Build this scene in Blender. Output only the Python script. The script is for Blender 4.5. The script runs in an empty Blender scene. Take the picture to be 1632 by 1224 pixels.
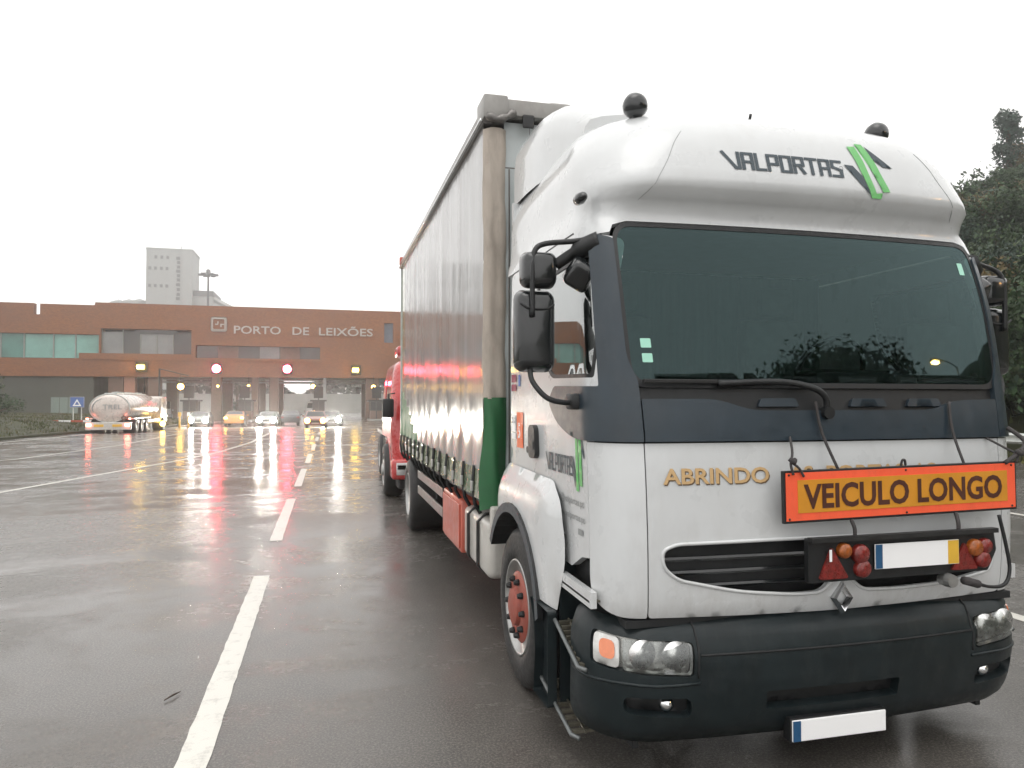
import bpy, bmesh, math, random
from mathutils import Vector, Matrix, Euler
from mathutils.geometry import delaunay_2d_cdt
random.seed(7)
PI = math.pi
R = math.radians
C = bpy.context.scene.collection
sc = bpy.context.scene

# ------------------------------------------------------------ camera, sky, sun, exposure
cam_d = bpy.data.cameras.new('camera'); cam = bpy.data.objects.new('camera', cam_d); C.objects.link(cam)
cam_d.sensor_width = 36; cam_d.lens = 1160/1632*36; cam_d.clip_end = 3000; cam_d.clip_start = .05
cam.location = (0, 0, 1.8); cam.rotation_euler = (R(90+1.38), 0, R(-14.31)); sc.camera = cam
W = bpy.data.worlds.new('World'); sc.world = W; W.use_nodes = True
nt = W.node_tree; nt.nodes.clear()
sky = nt.nodes.new('ShaderNodeTexSky'); sky.sky_type = 'NISHITA'; sky.sun_disc = False
SUN_EL, SUN_AZ = R(72), R(205)
sky.sun_elevation = SUN_EL; sky.sun_rotation = SUN_AZ; sky.air_density = 1; sky.dust_density = 6; sky.ozone_density = 1
hs = nt.nodes.new('ShaderNodeHueSaturation'); hs.inputs['Saturation'].default_value = .05
mxw = nt.nodes.new('ShaderNodeMix'); mxw.data_type = 'RGBA'; mxw.inputs['Factor'].default_value = .9
mxw.inputs['B'].default_value = (10.2, 10.1, 9.95, 1)
bg = nt.nodes.new('ShaderNodeBackground'); bg.inputs['Strength'].default_value = .115
ow = nt.nodes.new('ShaderNodeOutputWorld')
nt.links.new(sky.outputs[0], hs.inputs['Color']); nt.links.new(hs.outputs[0], mxw.inputs['A'])
nt.links.new(mxw.outputs['Result'], bg.inputs['Color']); nt.links.new(bg.outputs[0], ow.inputs[0])
sd = bpy.data.lights.new('sun', 'SUN'); sd.energy = .5; sd.angle = R(40); sd.color = (1, .97, .93)
so = bpy.data.objects.new('sun', sd); C.objects.link(so)
_d = Vector((math.sin(SUN_AZ)*math.cos(SUN_EL), math.cos(SUN_AZ)*math.cos(SUN_EL), math.sin(SUN_EL)))
so.rotation_euler = _d.to_track_quat('Z', 'Y').to_euler()
sc.view_settings.view_transform = 'Standard'; sc.view_settings.look = 'None'
sc.view_settings.exposure = .38; sc.view_settings.gamma = 1; sc.view_settings.use_curve_mapping = False
sc.render.engine = 'CYCLES'; cy = sc.cycles
cy.use_denoising = True; cy.max_bounces = 8; cy.transparent_max_bounces = 24; cy.volume_bounces = 3
cy.sample_clamp_indirect = 6; cy.use_adaptive_sampling = True; cy.adaptive_threshold = .02
cy.caustics_reflective = True; cy.blur_glossy = .3

# ------------------------------------------------------------ materials
def new_mat(name):
    m = bpy.data.materials.new(name); m.use_nodes = True
    return m, m.node_tree, m.node_tree.nodes['Principled BSDF']
def link(t, a, b): t.links.new(a, b)
def noise(t, scale, detail=4, rough=.6, stretch=None, obj=True, dist=0):
    tc = t.nodes.new('ShaderNodeTexCoord'); n = t.nodes.new('ShaderNodeTexNoise')
    n.inputs['Scale'].default_value = scale; n.inputs['Detail'].default_value = detail; n.inputs['Roughness'].default_value = rough
    n.inputs['Distortion'].default_value = dist
    if stretch:
        mp = t.nodes.new('ShaderNodeMapping'); mp.inputs['Scale'].default_value = stretch
        link(t, tc.outputs['Object'], mp.inputs[0]); link(t, mp.outputs[0], n.inputs['Vector'])
    else: link(t, tc.outputs['Object'], n.inputs['Vector'])
    return n.outputs['Fac']
def ramp(t, fac, stops):
    r = t.nodes.new('ShaderNodeValToRGB'); e = r.color_ramp.elements
    while len(e) < len(stops): e.new(.5)
    for i, (p, c) in enumerate(stops):
        e[i].position = p; e[i].color = (*c, 1) if not isinstance(c, (int, float)) else (c, c, c, 1)
    link(t, fac, r.inputs[0]); return r.outputs[0]
def mixc(t, fac, a, b, mode='MIX'):
    m = t.nodes.new('ShaderNodeMix'); m.data_type = 'RGBA'; m.blend_type = mode
    for k, v in (('Factor', fac), ('A', a), ('B', b)):
        if hasattr(v, 'is_linked'): link(t, v, m.inputs[k])
        elif isinstance(v, (int, float)): m.inputs[k].default_value = v if k == 'Factor' else (v, v, v, 1)
        else: m.inputs[k].default_value = (*v, 1)
    return m.outputs['Result']
def bump(t, b, fac, strength=.3, dist=.01):
    n = t.nodes.new('ShaderNodeBump'); n.inputs['Strength'].default_value = strength; n.inputs['Distance'].default_value = dist
    link(t, fac, n.inputs['Height']); link(t, n.outputs[0], b.inputs['Normal'])
def pbr(name, col, rough=.5, metal=0, var=.12, scale=3, bmp=0, bscale=60, coat=0, coat_rough=.08, dirt=0, dirtcol=(.12, .1, .085), stretch=None, spec=.5):
    m, t, b = new_mat(name)
    n = noise(t, scale, 5, .65, stretch)
    lo = tuple(c*(1-var) for c in col); hi = tuple(min(1, c*(1+var)) for c in col)
    cc = ramp(t, n, [(.3, lo), (.7, hi)])
    if dirt:
        dn = noise(t, scale*1.7, 8, .75, stretch or (1, 1, .4))
        cc = mixc(t, ramp(t, dn, [(.5, 0), (.8, dirt)]), cc, dirtcol)
    link(t, cc, b.inputs['Base Color'])
    rn = noise(t, scale*4, 4)
    link(t, ramp(t, rn, [(.3, max(.02, rough*.8)), (.7, min(1, rough*1.25))]), b.inputs['Roughness'])
    b.inputs['Metallic'].default_value = metal; b.inputs['Coat Weight'].default_value = coat
    b.inputs['Coat Roughness'].default_value = coat_rough; b.inputs['Specular IOR Level'].default_value = spec
    if bmp: bump(t, b, noise(t, bscale, 5), bmp, .005)
    return m
def emis(name, col, strength):
    m, t, b = new_mat(name); b.inputs['Base Color'].default_value = (*col, 1)
    b.inputs['Emission Color'].default_value = (*col, 1); b.inputs['Emission Strength'].default_value = strength
    return m
def glassmat(name, tint, rough=.02, ior=1.5, extra=0, sheen=(.97, 1, 1)):
    m, t, b = new_mat(name); t.nodes.remove(b)
    out = t.nodes['Material Output']
    tr = t.nodes.new('ShaderNodeBsdfTransparent'); tr.inputs[0].default_value = (*tint, 1)
    gl = t.nodes.new('ShaderNodeBsdfGlossy'); gl.inputs['Roughness'].default_value = rough
    gl.inputs['Color'].default_value = (*sheen, 1)
    fr = t.nodes.new('ShaderNodeFresnel'); fr.inputs['IOR'].default_value = ior
    mx = t.nodes.new('ShaderNodeMixShader')
    ad = t.nodes.new('ShaderNodeMath'); ad.operation = 'ADD'; ad.inputs[1].default_value = extra; ad.use_clamp = True
    link(t, fr.outputs[0], ad.inputs[0])
    link(t, ad.outputs[0], mx.inputs[0]); link(t, tr.outputs[0], mx.inputs[1]); link(t, gl.outputs[0], mx.inputs[2])
    link(t, mx.outputs[0], out.inputs[0]); return m

M = {}
M['cab_white'] = pbr('cab_white', (.64, .655, .66), .3, 0, .05, 1.5, coat=.8, coat_rough=.06, dirt=.3, dirtcol=(.36, .34, .31))
def wet_grime(m, film, drops=.12):
    t = m.node_tree; b = t.nodes['Principled BSDF']; old = b.inputs['Base Color'].links[0].from_socket
    g = noise(t, 2.2, 9, .8, (1.6, 1.6, .35)); tc = t.nodes.new('ShaderNodeTexCoord'); sx = t.nodes.new('ShaderNodeSeparateXYZ'); link(t, tc.outputs['Object'], sx.inputs[0])
    low = ramp(t, sx.outputs['Z'], [(0.0, 1), (.85, .55), (1.0, .12)])
    fac = mixc(t, 1, ramp(t, g, [(.42, 0), (.75, .8)]), low, 'MULTIPLY')
    link(t, mixc(t, fac, old, film), b.inputs['Base Color'])
    v = t.nodes.new('ShaderNodeTexVoronoi'); v.inputs['Scale'].default_value = 95; link(t, tc.outputs['Object'], v.inputs['Vector'])
    n2 = t.nodes.new('ShaderNodeBump'); n2.inputs['Strength'].default_value = drops; n2.inputs['Distance'].default_value = .003
    link(t, ramp(t, v.outputs['Distance'], [(.0, 1), (.32, 0)]), n2.inputs['Height']); link(t, n2.outputs[0], b.inputs['Coat Normal'])
wet_grime(M['cab_white'], (.34, .315, .28))
M['shell_dark'] = pbr('shell_dark', (.012, .013, .014), .6)
M['plastic_blue'] = pbr('plastic_blue', (.017, .030, .042), .38, 0, .2, 4, bmp=.06, bscale=200, dirt=.3, dirtcol=(.06, .065, .07), coat=.2, coat_rough=.25)
M['bumper_plastic'] = pbr('bumper_plastic', (.010, .016, .018), .42, 0, .3, 5, bmp=.1, bscale=220, dirt=.55, dirtcol=(.042, .046, .046), coat=.12, coat_rough=.3, spec=.3)
M['black'] = pbr('black', (.012, .013, .014), .45, 0, .2, 8)
M['black_gloss'] = pbr('black_gloss', (.012, .014, .015), .18, 0, .2, 8, coat=.6)
M['rubber'] = pbr('rubber', (.015, .015, .015), .55, 0, .25, 9, bmp=.15, bscale=90, dirt=.4, dirtcol=(.05, .045, .04))
M['rust_red'] = pbr('rust_red', (.32, .075, .05), .5, 0, .2, 9, bmp=.2, bscale=60, dirt=.5, dirtcol=(.22, .17, .14))
M['steel'] = pbr('steel', (.42, .42, .41), .4, .8, .15, 9, dirt=.3)
M['lamp_housing'] = pbr('lamp_housing', (.42, .42, .40), .3, .6, .2, 20)
M['reflector'] = pbr('reflector', (.8, .8, .79), .28, .9, .05, 12)
M['chrome'] = pbr('chrome', (.85, .86, .87), .1, 1, .03, 9)
M['dark_metal'] = pbr('dark_metal', (.05, .05, .05), .45, .6, .3, 7, bmp=.15)
M['glass_front'] = glassmat('glass_front', (.32, .41, .39), .02, 1.5, .01, (.70, 1, 1.02))
M['glass_side'] = glassmat('glass_side', (.5, .55, .53), .02, 1.7, .22)
M['glass_clear'] = glassmat('glass_clear', (.86, .87, .86), .2, 1.5, .10)
M['interior'] = pbr('interior', (.03, .036, .036), .8)
M['seat'] = pbr('seat', (.10, .115, .11), .9, 0, .2, 12)
M['curtain_in'] = pbr('curtain_in', (.075, .10, .092), .95, 0, .2, 4, stretch=(8, 1, .3))
M['orange_lens'] = pbr('orange_lens', (.75, .22, .09), .15, 0, .1, 20, coat=1)
M['clear_lens'] = pbr('clear_lens', (.62, .62, .6), .12, .3, .2, 20, coat=1)
M['red_lens'] = pbr('red_lens', (.20, .018, .014), .3, 0, .5, 40, coat=.4, dirt=.7, dirtcol=(.05, .03, .02))
M['amber_lens'] = pbr('amber_lens', (.34, .085, .01), .3, 0, .4, 40, coat=.4, dirt=.6, dirtcol=(.06, .04, .02))
M['sign_orange'] = pbr('sign_orange', (.66, .28, .02), .45, 0, .08, 6, coat=.1, dirt=.2, dirtcol=(.3, .13, .04))
M['sign_red'] = pbr('sign_red', (1.0, .125, .05), .45, 0, .06, 10, coat=.1, dirt=.3, dirtcol=(.45, .1, .05))
M['sign_ink'] = pbr('sign_ink', (.075, .022, .012), .5)
M['ink'] = pbr('ink', (.05, .07, .085), .45)
M['ink_grey'] = pbr('ink_grey', (.28, .29, .29), .45)
M['logo_green'] = pbr('logo_green', (.16, .50, .16), .4, 0, .05)
M['gold'] = pbr('gold', (.62, .41, .20), .35, .1, .08)
M['gold_shadow'] = pbr('gold_shadow', (.16, .10, .05), .5)
M['plate_white'] = pbr('plate_white', (.93, .93, .93), .4, 0, .01, spec=.3)
M['plate_blue'] = pbr('plate_blue', (.02, .09, .20), .4)
M['plate_yellow'] = pbr('plate_yellow', (.75, .45, .05), .4)
M['sticker_mint'] = pbr('sticker_mint', (.38, .72, .58), .5)
M['sticker_maroon'] = pbr('sticker_maroon', (.28, .04, .08), .5)
M['sticker_orange'] = pbr('sticker_orange', (.85, .17, .06), .45)
M['sticker_blue'] = pbr('sticker_blue', (.10, .18, .45), .5)
M['rope'] = pbr('rope', (.055, .05, .05), .8)
M['tank_white'] = pbr('tank_white', (.55, .53, .49), .35, .1, .08, 3, coat=.3, dirt=.4)
M['toolbox_red'] = pbr('toolbox_red', (.50, .10, .06), .4, 0, .12, 4, coat=.4, dirt=.35)
M['canvas'] = pbr('canvas', (.47, .41, .35), .65, 0, .12, 3, bmp=.4, bscale=25, dirt=.6, dirtcol=(.2, .17, .14), stretch=(2, 2, .5))
M['canvas_green'] = pbr('canvas_green', (.018, .12, .04), .5, 0, .15, 3, bmp=.35, bscale=18, dirt=.3, dirtcol=(.05, .08, .05))
M['rail'] = pbr('rail', (.16, .15, .14), .35, .4, .2, 5, coat=.5)
M['header'] = pbr('header', (.29, .28, .265), .4, .2, .15, 5, dirt=.4)
M['truck_red'] = pbr('truck_red', (.50, .03, .028), .28, 0, .08, 3, coat=.8, dirt=.15)
M['wall_panel'] = pbr('wall_panel', (.52, .56, .56), .4, 0, .06, 2, dirt=.4)
M['grating'] = pbr('grating', (.15, .14, .11), .5, .6, .3, 20)
M['step_metal'] = pbr('step_metal', (.16, .17, .17), .45, .4, .2, 9)
M['galv'] = pbr('galv', (.50, .52, .50), .4, .5, .15, 4, dirt=.3)
M['concrete'] = pbr('concrete', (.30, .31, .29), .8, 0, .12, .4, dirt=.4, dirtcol=(.17, .17, .15))
M['silo'] = pbr('silo', (.36, .365, .35), .85, 0, .08, .06, dirt=.35, dirtcol=(.15, .15, .14))
M['silo_dark'] = pbr('silo_dark', (.14, .14, .14), .8)
M['pillar'] = pbr('pillar', (.16, .10, .075), .6, 0, .15, 2)
M['pillar_orange'] = pbr('pillar_orange', (.42, .2, .14), .6, 0, .1, 2)
M['ground_wall'] = pbr('ground_wall', (.075, .08, .065), .7, 0, .2, .3)
M['pale_panel'] = pbr('pale_panel', (.20, .25, .22), .6, 0, .1, .4)
M['win_green'] = pbr('win_green', (.05, .17, .14), .1, 0, .35, .25, coat=.5)
M['win_pale'] = pbr('win_pale', (.16, .36, .31), .12, 0, .25, .3, coat=.5)
M['win_dark'] = pbr('win_dark', (.035, .04, .04), .12, 0, .4, .25, coat=.5)
M['win_grey'] = pbr('win_grey', (.20, .21, .21), .15, 0, .25, .25, coat=.5)
M['mullion'] = pbr('mullion', (.25, .27, .25), .5)
M['letter'] = pbr('letter', (.46, .43, .40), .4, .3, .05)
M['grey_blue'] = pbr('grey_blue', (.14, .16, .2), .5)
M['booth'] = pbr('booth', (.35, .36, .36), .5)
M['bark'] = pbr('bark', (.07, .05, .035), .9, 0, .3, 8, bmp=.5, bscale=20)
M['em_white'] = emis('em_white', (1, .95, .84), 850)
M['em_dim'] = emis('em_dim', (1, .9, .75), 60)
M['em_red'] = emis('em_red', (1, .05, .085), 100)
M['em_orange'] = emis('em_orange', (1, .55, .10), 30)
M['em_yellow'] = emis('em_yellow', (1, .62, .08), 45)
M['em_lamp'] = emis('em_lamp', (1, .5, .12), 160)
M['em_tail'] = emis('em_tail', (1, .16, .10), 30)

def asphalt():
    m, t, b = new_mat('wet_asphalt')
    big = noise(t, .5, 7, .68, (.55, 1, 1), dist=.8)
    mid = noise(t, 2.2, 8, .75, (1, .8, 1))
    small = noise(t, 17, 7, .85)
    fine = noise(t, 75, 5, .8)
    c = mixc(t, ramp(t, mid, [(.3, 0), (.72, 1)]), (.040, .035, .030), (.092, .082, .070))
    c = mixc(t, ramp(t, small, [(.35, .55), (.65, 0)]), c, (.030, .027, .024))
    c = mixc(t, ramp(t, fine, [(.47, 0), (.62, .8)]), c, (.19, .17, .15))
    link(t, c, b.inputs['Base Color'])
    b.inputs['Roughness'].default_value = .65
    wet = mixc(t, .35, big, mid)
    cr = mixc(t, .28, ramp(t, wet, [(.38, .04), (.47, .10), (.56, .30)]), ramp(t, small, [(.3, .02), (.7, .5)]))
    link(t, cr, b.inputs['Coat Roughness'])
    b.inputs['Coat Weight'].default_value = 1; b.inputs['Coat IOR'].default_value = 1.35
    n1 = t.nodes.new('ShaderNodeBump'); n1.inputs['Strength'].default_value = .6; n1.inputs['Distance'].default_value = .006
    link(t, fine, n1.inputs['Height']); link(t, n1.outputs[0], b.inputs['Normal'])
    rip = noise(t, 5, 6, .7, (1, 1.6, 1))
    n2 = t.nodes.new('ShaderNodeBump'); n2.inputs['Distance'].default_value = .007
    link(t, ramp(t, wet, [(.42, .12), (.62, .9)]), n2.inputs['Strength'])
    link(t, mixc(t, .35, rip, fine), n2.inputs['Height']); link(t, n2.outputs[0], b.inputs['Coat Normal'])
    return m
M['asphalt'] = asphalt()
def paint():
    m, t, b = new_mat('road_paint')
    c = mixc(t, ramp(t, noise(t, 9, 7, .75), [(.52, 0), (.78, .75)]), (.68, .66, .60), (.20, .19, .17))
    link(t, c, b.inputs['Base Color']); b.inputs['Roughness'].default_value = .5
    b.inputs['Coat Weight'].default_value = .6; b.inputs['Coat Roughness'].default_value = .2
    bump(t, b, noise(t, 120, 3), .3, .004); return m
M['paint'] = paint()
def brick():
    m, t, b = new_mat('brick_facade')
    tc = t.nodes.new('ShaderNodeTexCoord'); mp = t.nodes.new('ShaderNodeMapping')
    mp.inputs['Rotation'].default_value = (R(90), 0, 0)
    link(t, tc.outputs['Object'], mp.inputs[0])
    br = t.nodes.new('ShaderNodeTexBrick'); br.inputs['Scale'].default_value = 2.2
    br.inputs['Color1'].default_value = (.31, .108, .028, 1); br.inputs['Color2'].default_value = (.22, .075, .020, 1)
    br.inputs['Mortar'].default_value = (.15, .07, .04, 1); br.inputs['Mortar Size'].default_value = .012
    link(t, mp.outputs[0], br.inputs['Vector'])
    c = mixc(t, ramp(t, noise(t, .12, 5, .6, (1, 1, 3)), [(.35, 0), (.7, .5)]), br.outputs['Color'], (.16, .075, .05))
    link(t, c, b.inputs['Base Color']); b.inputs['Roughness'].default_value = .65; return m
M['brick'] = brick()
def curtain():
    m, t, b = new_mat('curtain_vinyl')
    st = noise(t, 1.3, 8, .72, (1, 2.4, .12))
    dirt = ramp(t, st, [(.42, 0), (.68, .55)])
    tc = t.nodes.new('ShaderNodeTexCoord'); sx = t.nodes.new('ShaderNodeSeparateXYZ'); link(t, tc.outputs['Object'], sx.inputs[0])
    c = mixc(t, dirt, (.36, .36, .355), (.16, .14, .125))
    link(t, c, b.inputs['Base Color'])
    b.inputs['Specular IOR Level'].default_value = 0; b.inputs['Roughness'].default_value = .5; b.inputs['Coat Weight'].default_value = 1; b.inputs['Coat IOR'].default_value = 1.55
    link(t, ramp(t, noise(t, 3, 5), [(.3, .05), (.7, .20)]), b.inputs['Coat Roughness'])
    n2 = t.nodes.new('ShaderNodeBump'); n2.inputs['Distance'].default_value = .02; n2.inputs['Strength'].default_value = .25
    link(t, noise(t, 1.7, 6, .6, (1, 2.0, .22), dist=.5), n2.inputs['Height']); link(t, n2.outputs[0], b.inputs['Coat Normal'])
    link(t, n2.outputs[0], b.inputs['Normal'])
    return m
M['curtain'] = curtain()
def hem():
    m, t, b = new_mat('hem_vinyl')
    st = noise(t, 3, 6, .7)
    link(t, mixc(t, ramp(t, st, [(.4, 0), (.6, 1)]), (.10, .16, .08), (.36, .36, .27)), b.inputs['Base Color'])
    b.inputs['Roughness'].default_value = .12; b.inputs['Coat Weight'].default_value = 1; b.inputs['Coat Roughness'].default_value = .03
    n2 = t.nodes.new('ShaderNodeBump'); n2.inputs['Distance'].default_value = .03; n2.inputs['Strength'].default_value = .9
    link(t, noise(t, 9, 3, .5), n2.inputs['Height']); link(t, n2.outputs[0], b.inputs['Normal']); link(t, n2.outputs[0], b.inputs['Coat Normal'])
    return m
M['hem'] = hem()
def foliage(name, cols, sc_=.5):
    m, t, b = new_mat(name)
    oi = t.nodes.new('ShaderNodeNewGeometry')
    c = ramp(t, noise(t, sc_, 4, .7), [(.3, cols[0]), (.5, cols[1]), (.72, cols[2])])
    hs_ = t.nodes.new('ShaderNodeHueSaturation'); mt = t.nodes.new('ShaderNodeMath'); mt.operation = 'MULTIPLY_ADD'
    mt.inputs[1].default_value = .9; mt.inputs[2].default_value = .55
    link(t, oi.outputs['Random Per Island'], mt.inputs[0]); link(t, mt.outputs[0], hs_.inputs['Value']); link(t, c, hs_.inputs['Color'])
    link(t, hs_.outputs[0], b.inputs['Base Color']); b.inputs['Roughness'].default_value = .6; b.inputs['Specular IOR Level'].default_value = .25
    return m
M['leaf_dark'] = foliage('leaf_dark', ((.018, .04, .016), (.035, .065, .025), (.07, .085, .035)))
M['leaf_brown'] = foliage('leaf_brown', ((.05, .055, .02), (.10, .075, .03), (.16, .10, .04)))
M['leaf_blue'] = foliage('leaf_blue', ((.018, .035, .025), (.03, .055, .038), (.055, .08, .05)))
M['grass'] = foliage('grass', ((.03, .05, .014), (.065, .075, .02), (.12, .095, .035)), .8)
M['soil'] = pbr('soil', (.034, .038, .015), .9, 0, .4, .5, bmp=.4, bscale=4, dirt=.5, dirtcol=(.03, .05, .015))

# ------------------------------------------------------------ helpers
def props(o, label=None, cat=None, group=None, kind=None):
    if label: o['label'] = label
    if cat: o['category'] = cat
    if group: o['group'] = group
    if kind: o['kind'] = kind
    return o
def thing(name, label, cat, loc=(0, 0, 0), rotz=0, group=None):
    o = bpy.data.objects.new(name, None); C.objects.link(o); o.location = loc; o.rotation_euler = (0, 0, rotz)
    o.empty_display_size = .1
    return props(o, label, cat, group)
def world_loc(o):
    v = Vector(o.location); p = o.parent
    while p: v += Vector(p.location); p = p.parent
    return v
ORIGIN = Vector((0, 0, 0))          # builders of things made in world metres set this to the thing's base
def mk(name, bm, mat, parent=None, smooth=False, auto=None):
    me = bpy.data.meshes.new(name)
    if isinstance(bm, bmesh.types.BMesh):
        bm.to_mesh(me); bm.free()
    else:
        me.from_pydata([tuple(v) for v in bm[0]], [], bm[1])
    if ORIGIN.length: me.transform(Matrix.Translation(-ORIGIN))
    mats = mat if isinstance(mat, (list, tuple)) else [mat]
    for x in mats: me.materials.append(M[x] if isinstance(x, str) else x)
    o = bpy.data.objects.new(name, me); C.objects.link(o)
    if parent: o.parent = parent
    elif ORIGIN.length: o.location = ORIGIN
    if smooth:
        for p in me.polygons: p.use_smooth = True
        if auto: me.set_sharp_from_angle(angle=R(auto))
    return o
def B(): return bmesh.new()
def box(bm, x0, x1, y0, y1, z0, z1, bev=0, mi=0, seg=2):
    r = bmesh.ops.create_cube(bm, size=1)
    vs = r['verts']
    for v in vs:
        v.co = Vector(((x0+x1)/2+v.co.x*(x1-x0), (y0+y1)/2+v.co.y*(y1-y0), (z0+z1)/2+v.co.z*(z1-z0)))
    if bev:
        es = list({e for v in vs for e in v.link_edges})
        bmesh.ops.bevel(bm, geom=es, offset=bev, segments=seg, affect='EDGES', profile=.5)
    if mi:
        for v in vs:
            if v.is_valid:
                for f in v.link_faces: f.material_index = mi
    return bm
def bx(*a, **k): return box(B(), *a, **k)
def tube(bm, pts, r, n=8, closed=False):
    pts = [Vector(p) for p in pts]; rings = []
    rr = r if isinstance(r, (list, tuple)) else [r]*len(pts)
    for i, p in enumerate(pts):
        a = pts[(i-1) % len(pts)] if (closed or i > 0) else p; c = pts[(i+1) % len(pts)] if (closed or i < len(pts)-1) else p
        d = (c-a).normalized()
        if i == 0 or closed is True and i == 0: up = Vector((0, 0, 1)) if abs(d.z) < .9 else Vector((1, 0, 0)); u = d.cross(up).normalized()
        else: u = (u - d*u.dot(d)).normalized()
        w = d.cross(u)
        rings.append([bm.verts.new(p+(u*math.cos(2*PI*k/n)+w*math.sin(2*PI*k/n))*rr[i]) for k in range(n)])
    m = len(rings)
    for i in range(m if closed else m-1):
        a, b = rings[i], rings[(i+1) % m]
        for k in range(n): bm.faces.new((a[k], a[(k+1) % n], b[(k+1) % n], b[k]))
    if not closed:
        bm.faces.new(rings[0][::-1]); bm.faces.new(rings[-1])
    return bm
def curve_pts(pts, n=6):
    pts = [Vector(p) for p in pts]; out = []
    for i in range(len(pts)-1):
        p0 = pts[max(0, i-1)]; p1 = pts[i]; p2 = pts[i+1]; p3 = pts[min(len(pts)-1, i+2)]
        for k in range(n):
            t = k/n
            out.append(.5*((2*p1)+(-p0+p2)*t+(2*p0-5*p1+4*p2-p3)*t*t+(-p0+3*p1-3*p2+p3)*t**3))
    out.append(pts[-1]); return out
def lathe(bm, prof, n=32, axis='X', c=(0, 0, 0)):
    rings = []
    for (r, a) in prof:
        ring = []
        for k in range(n):
            t = 2*PI*k/n
            if axis == 'X': p = (c[0]+a, c[1]+r*math.cos(t), c[2]+r*math.sin(t))
            elif axis == 'Y': p = (c[0]+r*math.cos(t), c[1]+a, c[2]+r*math.sin(t))
            else: p = (c[0]+r*math.cos(t), c[1]+r*math.sin(t), c[2]+a)
            ring.append(bm.verts.new(p))
        rings.append(ring)
    for a, b in zip(rings, rings[1:]):
        for k in range(n): bm.faces.new((a[k], a[(k+1) % n], b[(k+1) % n], b[k]))
    if prof[0][0] > 1e-5: bm.faces.new(rings[0])
    if prof[-1][0] > 1e-5: bm.faces.new(rings[-1][::-1])
    bmesh.ops.remove_doubles(bm, verts=bm.verts, dist=1e-6)
    bmesh.ops.recalc_face_normals(bm, faces=bm.faces)
    return bm
def pip(p, poly):
    x, y = p; ins = False; j = len(poly)-1
    for i in range(len(poly)):
        xi, yi = poly[i]; xj, yj = poly[j]
        if (yi > y) != (yj > y) and x < (xj-xi)*(y-yi)/(yj-yi)+xi: ins = not ins
        j = i
    return ins
def round_poly(poly, r, seg=5):
    rs = r if isinstance(r, (list, tuple)) else [r]*len(poly)
    out = []; n = len(poly)
    for i in range(n):
        p = Vector(poly[i]); a = Vector(poly[i-1]); b = Vector(poly[(i+1) % n])
        d1 = (a-p); d2 = (b-p); q = min(rs[i], d1.length*.49, d2.length*.49)
        if q < 1e-4: out.append(tuple(p)); continue
        s = p+d1.normalized()*q; e = p+d2.normalized()*q
        for k in range(seg+1):
            t = k/seg; out.append(tuple(s*(1-t)**2+p*2*t*(1-t)+e*t*t))
    return out
def densify(poly, step):
    out = []
    for i in range(len(poly)):
        a = Vector(poly[i]); b = Vector(poly[(i+1) % len(poly)]); n = max(1, math.ceil((b-a).length/step))
        for k in range(n): out.append(a.lerp(b, k/n))
    return out
def patch(name, outer, fn, mat, parent=None, holes=(), step=.05, off=0, thick=.015, smooth=True, flip=False, stepb=None):
    """a shaped sheet cut to an outline on the surface fn(a, b), with real edges"""
    loops = [densify(outer, step)]+[densify(h, step) for h in holes]
    co = []; ed = []; bl = []
    for L in loops:
        i0 = len(co); co += L; n = len(L); ed += [(i0+k, i0+(k+1) % n) for k in range(n)]; bl.append(range(i0, i0+n))
    xs = [p.x for p in loops[0]]; ys = [p.y for p in loops[0]]
    sb = stepb or step
    nx = int((max(xs)-min(xs))/step); ny = int((max(ys)-min(ys))/sb)
    bpts = list(co); oi = [(p.x, p.y) for p in loops[0]]; hi = [[(p.x, p.y) for p in L] for L in loops[1:]]
    cell = {}
    for p in bpts: cell.setdefault((int(p.x/step), int(p.y/step)), []).append(p)
    for i in range(1, nx+1):
        for j in range(1, ny+1):
            p = Vector((min(xs)+i*(max(xs)-min(xs))/(nx+1), min(ys)+j*(max(ys)-min(ys))/(ny+1)))
            if not pip(p, oi) or any(pip(p, h) for h in hi): continue
            ci, cj = int(p.x/step), int(p.y/step); near = False
            for u in (-1, 0, 1):
                for w in (-1, 0, 1):
                    for q in cell.get((ci+u, cj+w), ()):
                        if (q-p).length < step*.45: near = True
            if not near: co.append(p)
    vs, es, fs, *_ = delaunay_2d_cdt(co, ed, [], 0, 1e-6)
    tri = []
    for f in fs:
        c = sum((vs[k] for k in f), Vector((0, 0)))/len(f)
        if pip(c, oi) and not any(pip(c, h) for h in hi): tri.append(list(f))
    def P(a, b, o):
        p = Vector(fn(a, b)); e = 1e-3
        n = (Vector(fn(a+e, b))-Vector(fn(a-e, b))).cross(Vector(fn(a, b+e))-Vector(fn(a, b-e))).normalized()
        return p+n*o
    bm = B(); top = {}
    used = {k for f in tri for k in f}
    for k in used: top[k] = bm.verts.new(P(vs[k].x, vs[k].y, off))
    for f in tri:
        a, b, c = f[:3]
        ar = (vs[b]-vs[a]).cross(vs[c]-vs[a])
        if ar < 0: f.reverse()
        try: fc = bm.faces.new([top[k] for k in f]); fc.smooth = smooth
        except ValueError: pass
    if thick:
        cnt = {}
        for f in tri:
            for i in range(len(f)):
                cnt[(f[i], f[(i+1) % len(f)])] = 1
        be = [e for e in cnt if (e[1], e[0]) not in cnt]
        bot = {}; t2 = {}
        for e in be:
            for k in e:
                if k not in bot:
                    bot[k] = bm.verts.new(P(vs[k].x, vs[k].y, off-thick)); t2[k] = bm.verts.new(top[k].co)
        for a, b in be: bm.faces.new((t2[b], t2[a], bot[a], bot[b]))
    if flip: bmesh.ops.reverse_faces(bm, faces=bm.faces)
    return mk(name, bm, mat, parent)
def mirror_poly(p): return [(-a, b) for a, b in p][::-1]
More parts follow.
